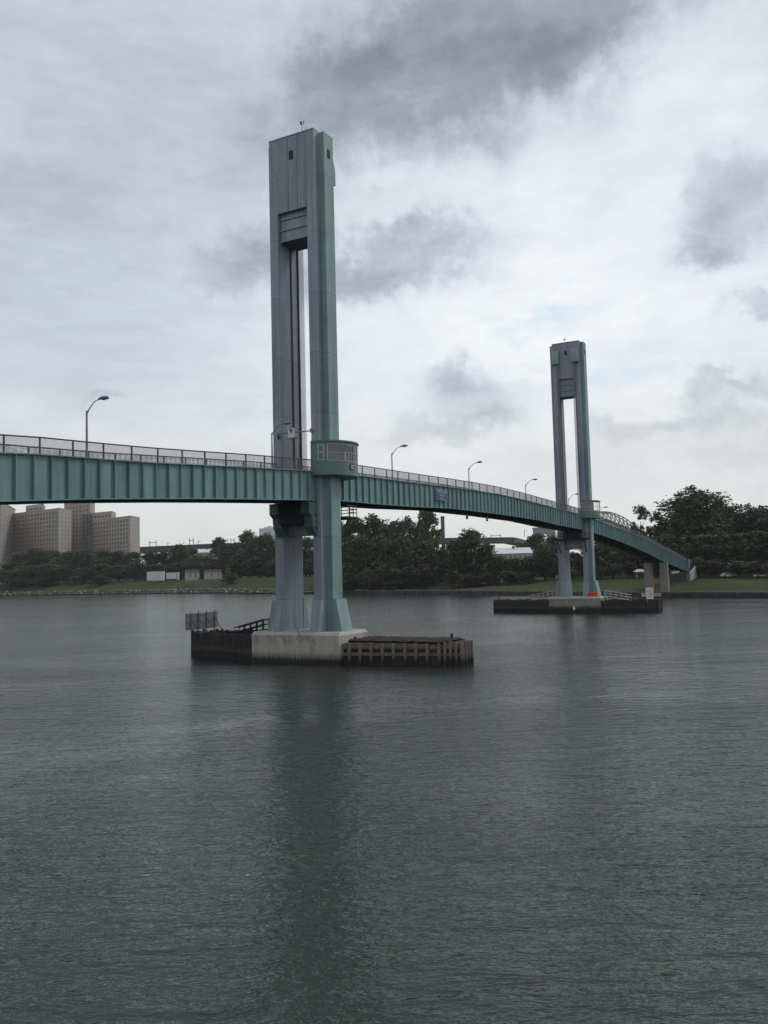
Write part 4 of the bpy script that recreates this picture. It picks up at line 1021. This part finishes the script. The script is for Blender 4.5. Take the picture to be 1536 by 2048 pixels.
def lobes(seed, n, rmin, rmax, z0, z1, spread, core=True):
    rnd = random.Random(seed); out = [(0, 0, (z0 + z1) / 2, spread * .62, (z1 - z0) * .36)] if core else []
    for i in range(n):
        t = rnd.random(); z = z0 + (z1 - z0) * (.08 + .86 * t); r = rnd.uniform(rmin, rmax)
        env = spread * math.sqrt(max(.05, 1 - ((t - .42) / .62) ** 2)); a = i * 2.4 + rnd.uniform(-.5, .5); d = max(0, env - r) * rnd.uniform(.55, 1.05)
        out.append((math.cos(a) * d, math.sin(a) * d, min(z, z1 - r * .55), r, r * .62))
    return out
def trunk_mesh(seed, sparse=False):
    rnd = random.Random(seed); m = MB().tube([(0, 0, -.03), (.004, 0, .2), (-.005, .004, .45), (.004, 0, .75)], [.034, .026, .019, .008], 7)
    for i in range(9 if sparse else 6):
        z = rnd.uniform(.22, .6); a = i * 2.4 + rnd.random(); l = rnd.uniform(.16, .33)
        m.tube([(0, 0, z), (math.cos(a) * l * .5, math.sin(a) * l * .5, z + l * .3), (math.cos(a) * l, math.sin(a) * l, z + l * .75)], [.012, .008, .003], 5)
    me = bpy.data.meshes.new('trunk'); me.from_pydata(m.v, [], m.f); me.materials.append(M['bark']); return me
CR = {
 'round': [crown_mesh('crown', 10 + i, lobes(20 + i, 14, .15, .24, .02, 1.0, .5), 6200, .037, 'leaf_dark') for i in range(3)],
 'green': [crown_mesh('crown', 30 + i, lobes(40 + i, 15, .14, .23, .02, 1.0, .5), 6200, .037, 'leaf') for i in range(3)],
 'sparse': [crown_mesh('crown', 50 + i, lobes(62 + i, 24, .09, .15, .10, 1.0, .46, False), 4600, .028, 'leaf_dark') for i in range(2)],
 'dome': [crown_mesh('crown', 70 + i, lobes(80 + i, 26, .12, .19, .06, 1.0, .5), 15000, .023, 'leaf_dark') for i in range(2)],
 'shrub': [crown_mesh('crown', 90 + i, lobes(95 + i, 8, .17, .27, .0, 1.0, .5), 2800, .05, 'leaf') for i in range(2)],
 'brown': [crown_mesh('crown', 110 + i, lobes(115 + i, 8, .17, .27, .0, 1.0, .5), 2800, .05, 'leaf_brown') for i in range(2)],
 'light': [crown_mesh('crown', 130, lobes(135, 8, .15, .24, .05, 1.0, .45), 1800, .045, 'leaf_light')],
}
TK = [trunk_mesh(1), trunk_mesh(2, True)]
trnd = random.Random(77)
ORD = ['first', 'second', 'third', 'fourth', 'fifth', 'sixth', 'seventh', 'eighth', 'ninth', 'tenth', 'eleventh', 'twelfth']
def tree(px, ytop, wpx, Y, kind, label, group):
    x, y = at(px, Y); gz = ground_z(x, y); h = z_of(px, ytop, Y) - gz; wd = wpx * Y / F_PX * (1.28 if kind in ('green', 'round') else 1.12 if kind == 'dome' else 1)
    root = empty('shrub' if kind in ('shrub', 'brown') else 'tree', (x, y, gz - .1), trnd.uniform(0, 6.28)); tag(root, label, 'shrub' if kind in ('shrub', 'brown') else 'tree', group)
    root.scale = (wd, wd, max(h, 1.5) * 1.03)
    me = CR[kind][trnd.randrange(len(CR[kind]))]
    o = bpy.data.objects.new('crown', me); col.objects.link(o); o.parent = root
    o = bpy.data.objects.new('trunk', TK[1 if kind == 'sparse' else 0]); col.objects.link(o); o.parent = root
def row(items, phrase, group):
    items = sorted(items, key=lambda t: t[0])
    for i, (px, yt, wp, Y, kind) in enumerate(items):
        nm = ORD[i] if i < len(ORD) else 'last'
        tree(px, yt, wp, Y, kind, phrase.format(n=nm), group)
row([(-40, 1108, 60, 660, 'green'), (40, 1107, 46, 660, 'green'), (72, 1101, 50, 665, 'round'), (104, 1103, 50, 660, 'green'), (140, 1103, 52, 662, 'green'), (172, 1100, 54, 665, 'round'), (206, 1101, 54, 660, 'green'), (238, 1104, 50, 660, 'round'), (268, 1106, 46, 655, 'green'), (15, 1126, 36, 630, 'round')],
    '{n} from left of the trees against the tan brick buildings', 'trees in front of the tan buildings')
row([(-15, 1140, 50, 612, 'brown'), (30, 1138, 52, 606, 'green'), (62, 1132, 50, 612, 'round'), (98, 1130, 56, 606, 'round'), (134, 1134, 50, 600, 'brown'), (168, 1136, 44, 594, 'green'), (205, 1130, 46, 590, 'round'), (238, 1128, 48, 586, 'green'), (272, 1126, 50, 580, 'green')],
    '{n} from left of the lower bushy trees along the left lawn', 'lower trees on the left bank')
row([(40, 1156, 60, 597, 'brown'), (90, 1157, 60, 592, 'brown'), (150, 1152, 40, 585, 'shrub'), (200, 1150, 40, 572, 'shrub')], '{n} from left of the low shrubs edging the left lawn', 'shrubs at the left lawn')
row([(300, 1102, 48, 610, 'green'), (330, 1106, 50, 606, 'round'), (362, 1084, 50, 600, 'green'), (384, 1096, 36, 590, 'green'), (408, 1108, 48, 590, 'green'), (440, 1079, 42, 580, 'round'), (470, 1088, 44, 575, 'round'), (500, 1066, 56, 565, 'round'), (535, 1071, 60, 556, 'round'), (575, 1072, 60, 545, 'round'), (612, 1078, 60, 530, 'round'), (650, 1070, 60, 500, 'round')],
    '{n} from left of the tall trees behind trailers and park buildings', 'trees behind the trailers')
row([(312, 1126, 46, 575, 'green'), (350, 1128, 46, 572, 'round'), (395, 1122, 50, 568, 'green'), (432, 1120, 46, 562, 'round'), (480, 1112, 60, 552, 'round'), (520, 1116, 60, 530, 'round'), (560, 1120, 60, 510, 'round'), (605, 1118, 60, 495, 'round'), (645, 1115, 60, 470, 'round')],
    '{n} from left of the lower trees close behind the trailers', 'lower trees behind the trailers')
tree(462, 1147, 44, 488, 'shrub', 'round dark shrub at the water in front of the small park buildings', None)
tree(456, 1130, 17, 496, 'light', 'little bright green tree poking up above the round waterside shrub', None)
row([(684, 1046, 60, 420, 'round'), (712, 1040, 60, 415, 'green'), (744, 1036, 64, 412, 'round'), (776, 1035, 62, 410, 'green'), (806, 1036, 56, 408, 'round'), (836, 1046, 60, 404, 'round'), (905, 1083, 40, 392, 'round')],
    '{n} from left of the tall trees just right of the nearer tower', 'tall trees right of the nearer tower')
tree(858, 1018, 46, 398, 'green', 'tall full crowned tree rising to the span right under the blue sign', None)
tree(866, 1030, 62, 402, 'sparse', 'shorter open crowned tree beside the brown brick stack', None)
row([(690, 1082, 60, 396, 'round'), (728, 1076, 62, 392, 'round'), (768, 1072, 66, 388, 'green'), (806, 1080, 60, 384, 'round'), (846, 1088, 62, 378, 'round'), (885, 1096, 58, 372, 'round')],
    '{n} from left of the middle height trees right of the nearer tower', 'middle height trees right of the nearer tower')
row([(698, 1128, 62, 384, 'shrub'), (738, 1136, 60, 376, 'shrub'), (776, 1128, 62, 370, 'brown'), (816, 1134, 62, 364, 'brown'), (852, 1130, 60, 358, 'brown'), (700, 1156, 56, 379, 'shrub'), (745, 1158, 56, 370, 'shrub'), (790, 1160, 56, 363, 'shrub'), (832, 1163, 50, 356, 'brown')],
    '{n} from left of the shrubs above the seawall, right of nearer pier', 'shrubs above the seawall')
row([(945, 1064, 78, 352, 'round'), (918, 1086, 50, 352, 'round'), (975, 1090, 50, 350, 'round')], '{n} from left in the tree clump beneath the navigation lights', 'dark clump under the lift span')
row([(950, 1128, 60, 345, 'round'), (998, 1112, 40, 346, 'green'), (1030, 1112, 44, 344, 'green'), (1062, 1114, 48, 342, 'round'), (1090, 1098, 50, 340, 'round'), (1108, 1104, 46, 336, 'round')],
    '{n} from left of the small trees below the viaduct gap', 'small trees below the viaduct')
row([(1048, 1080, 40, 560, 'green'), (1078, 1071, 60, 560, 'round'), (1110, 1076, 50, 560, 'round')], '{n} from left of the distant trees before the granite tower', 'trees at the arch tower')
row([(905, 1140, 50, 342, 'brown'), (940, 1148, 50, 336, 'brown'), (980, 1142, 50, 336, 'brown'), (1020, 1140, 50, 332, 'brown'), (1056, 1142, 46, 328, 'brown')], '{n} from left of the brownish shrubs left of the farther tower', 'brown shrubs on the bank')
row([(1150, 1104, 40, 336, 'round'), (1180, 1092, 50, 340, 'round'), (1208, 1080, 54, 336, 'round'), (1238, 1078, 54, 332, 'green'), (1266, 1084, 50, 328, 'round'), (1296, 1094, 50, 322, 'round'), (1326, 1100, 50, 318, 'round')],
    '{n} from left of the trees beneath the sloping approach span', 'trees beneath the sloping span')
row([(1140, 1134, 40, 318, 'shrub'), (1190, 1128, 46, 316, 'shrub'), (1226, 1126, 46, 312, 'brown'), (1258, 1122, 46, 308, 'brown'), (1305, 1124, 46, 304, 'shrub')], '{n} from left of the shrubs topping the lawn behind farther tower', 'shrubs behind the farther tower')
tree(1286, 1012, 70, 325, 'sparse', 'open crowned tree with layered branches above the sloping span', None)
tree(1318, 1024, 60, 322, 'sparse', 'second open crowned tree between the layered one and the big dome', None)
tree(1398, 975, 152, 318, 'dome', 'biggest tree, a broad dark dome towering over the right bank', None)
tree(1366, 1030, 84, 312, 'sparse', 'ragged tree in front of the left flank of the big domed tree', None)
row([(1462, 1006, 90, 330, 'round'), (1508, 1010, 96, 322, 'dome'), (1552, 1016, 96, 312, 'round'), (1600, 1010, 96, 300, 'dome')], '{n} from left of the tall dark trees right of the big dome', 'tall trees at the right edge')
row([(1344, 1070, 70, 304, 'round'), (1386, 1074, 76, 298, 'round'), (1428, 1066, 76, 294, 'round'), (1472, 1070, 76, 288, 'round'), (1516, 1066, 76, 282, 'round'), (1560, 1070, 80, 276, 'round')], '{n} from left of the middle height trees under the big dome', 'middle trees at the right bank')
row([(1398, 1116, 56, 282, 'shrub'), (1432, 1120, 60, 276, 'brown'), (1478, 1122, 60, 270, 'shrub'), (1515, 1118, 60, 264, 'brown'), (1552, 1118, 60, 258, 'shrub')], '{n} from left of the shrubs under the trees at right edge', 'shrubs at the right bank')
row([(20 + i * 36, 1140 - (i % 3) * 3, 50, 690 - i * 3, 'green' if i % 2 else 'round') for i in range(8)], '{n} from left in the hedge of trees at the foot of the tan buildings', 'hedge below the tan buildings')
row([(300 + i * 40, 1136 - (i % 3) * 4, 54, 640 - i * 12, 'round' if i % 2 else 'green') for i in range(10)], '{n} from left in the leafy hedge far behind the trailers', 'hedge behind the trailers')
row([(690 + i * 42, 1108 - (i % 2) * 6, 70, 440 - i * 8, 'round') for i in range(7)], '{n} from left in the dense backing trees right of the nearer tower', 'backing trees right of the nearer tower')
row([(1010 + i * 40, 1118 + (i % 2) * 4, 56, 390, 'round' if i % 2 else 'green') for i in range(9)], '{n} from left in the leafy screen behind the farther tower', 'leafy screen behind the farther tower')
row([(1340 + i * 38, 1050 - (i % 2) * 8, 90, 345, 'dome' if i % 2 else 'round') for i in range(7)], '{n} from left in the dense canopy backing the big dome', 'canopy behind the big dome')
row([(1335 + i * 40, 1100 + (i % 2) * 8, 66, 330 - i * 7, 'round') for i in range(6)], '{n} from left of the low dense trees at the right bank', 'low dense trees at the right bank')
# ------------------------------------------------------------------ thin river haze
hz = MB().box(-2500, 2500, -60, 2600, -1.5, 130).build('haze', bpy.data.materials.new('river_haze'))
tag(hz, 'thin pale haze over the river and the far bank', 'haze', kind='stuff')
hm = hz.data.materials[0]; hm.use_nodes = True; hm.node_tree.nodes.clear(); t_ = NT(hm.node_tree)
pv = t_.n('ShaderNodeVolumePrincipled'); pv.inputs['Color'].default_value = (.85, .88, .92, 1); pv.inputs['Density'].default_value = 0.00009; pv.inputs['Anisotropy'].default_value = .2
t_.L.new(pv.outputs[0], t_.n('ShaderNodeOutputMaterial').inputs['Volume'])
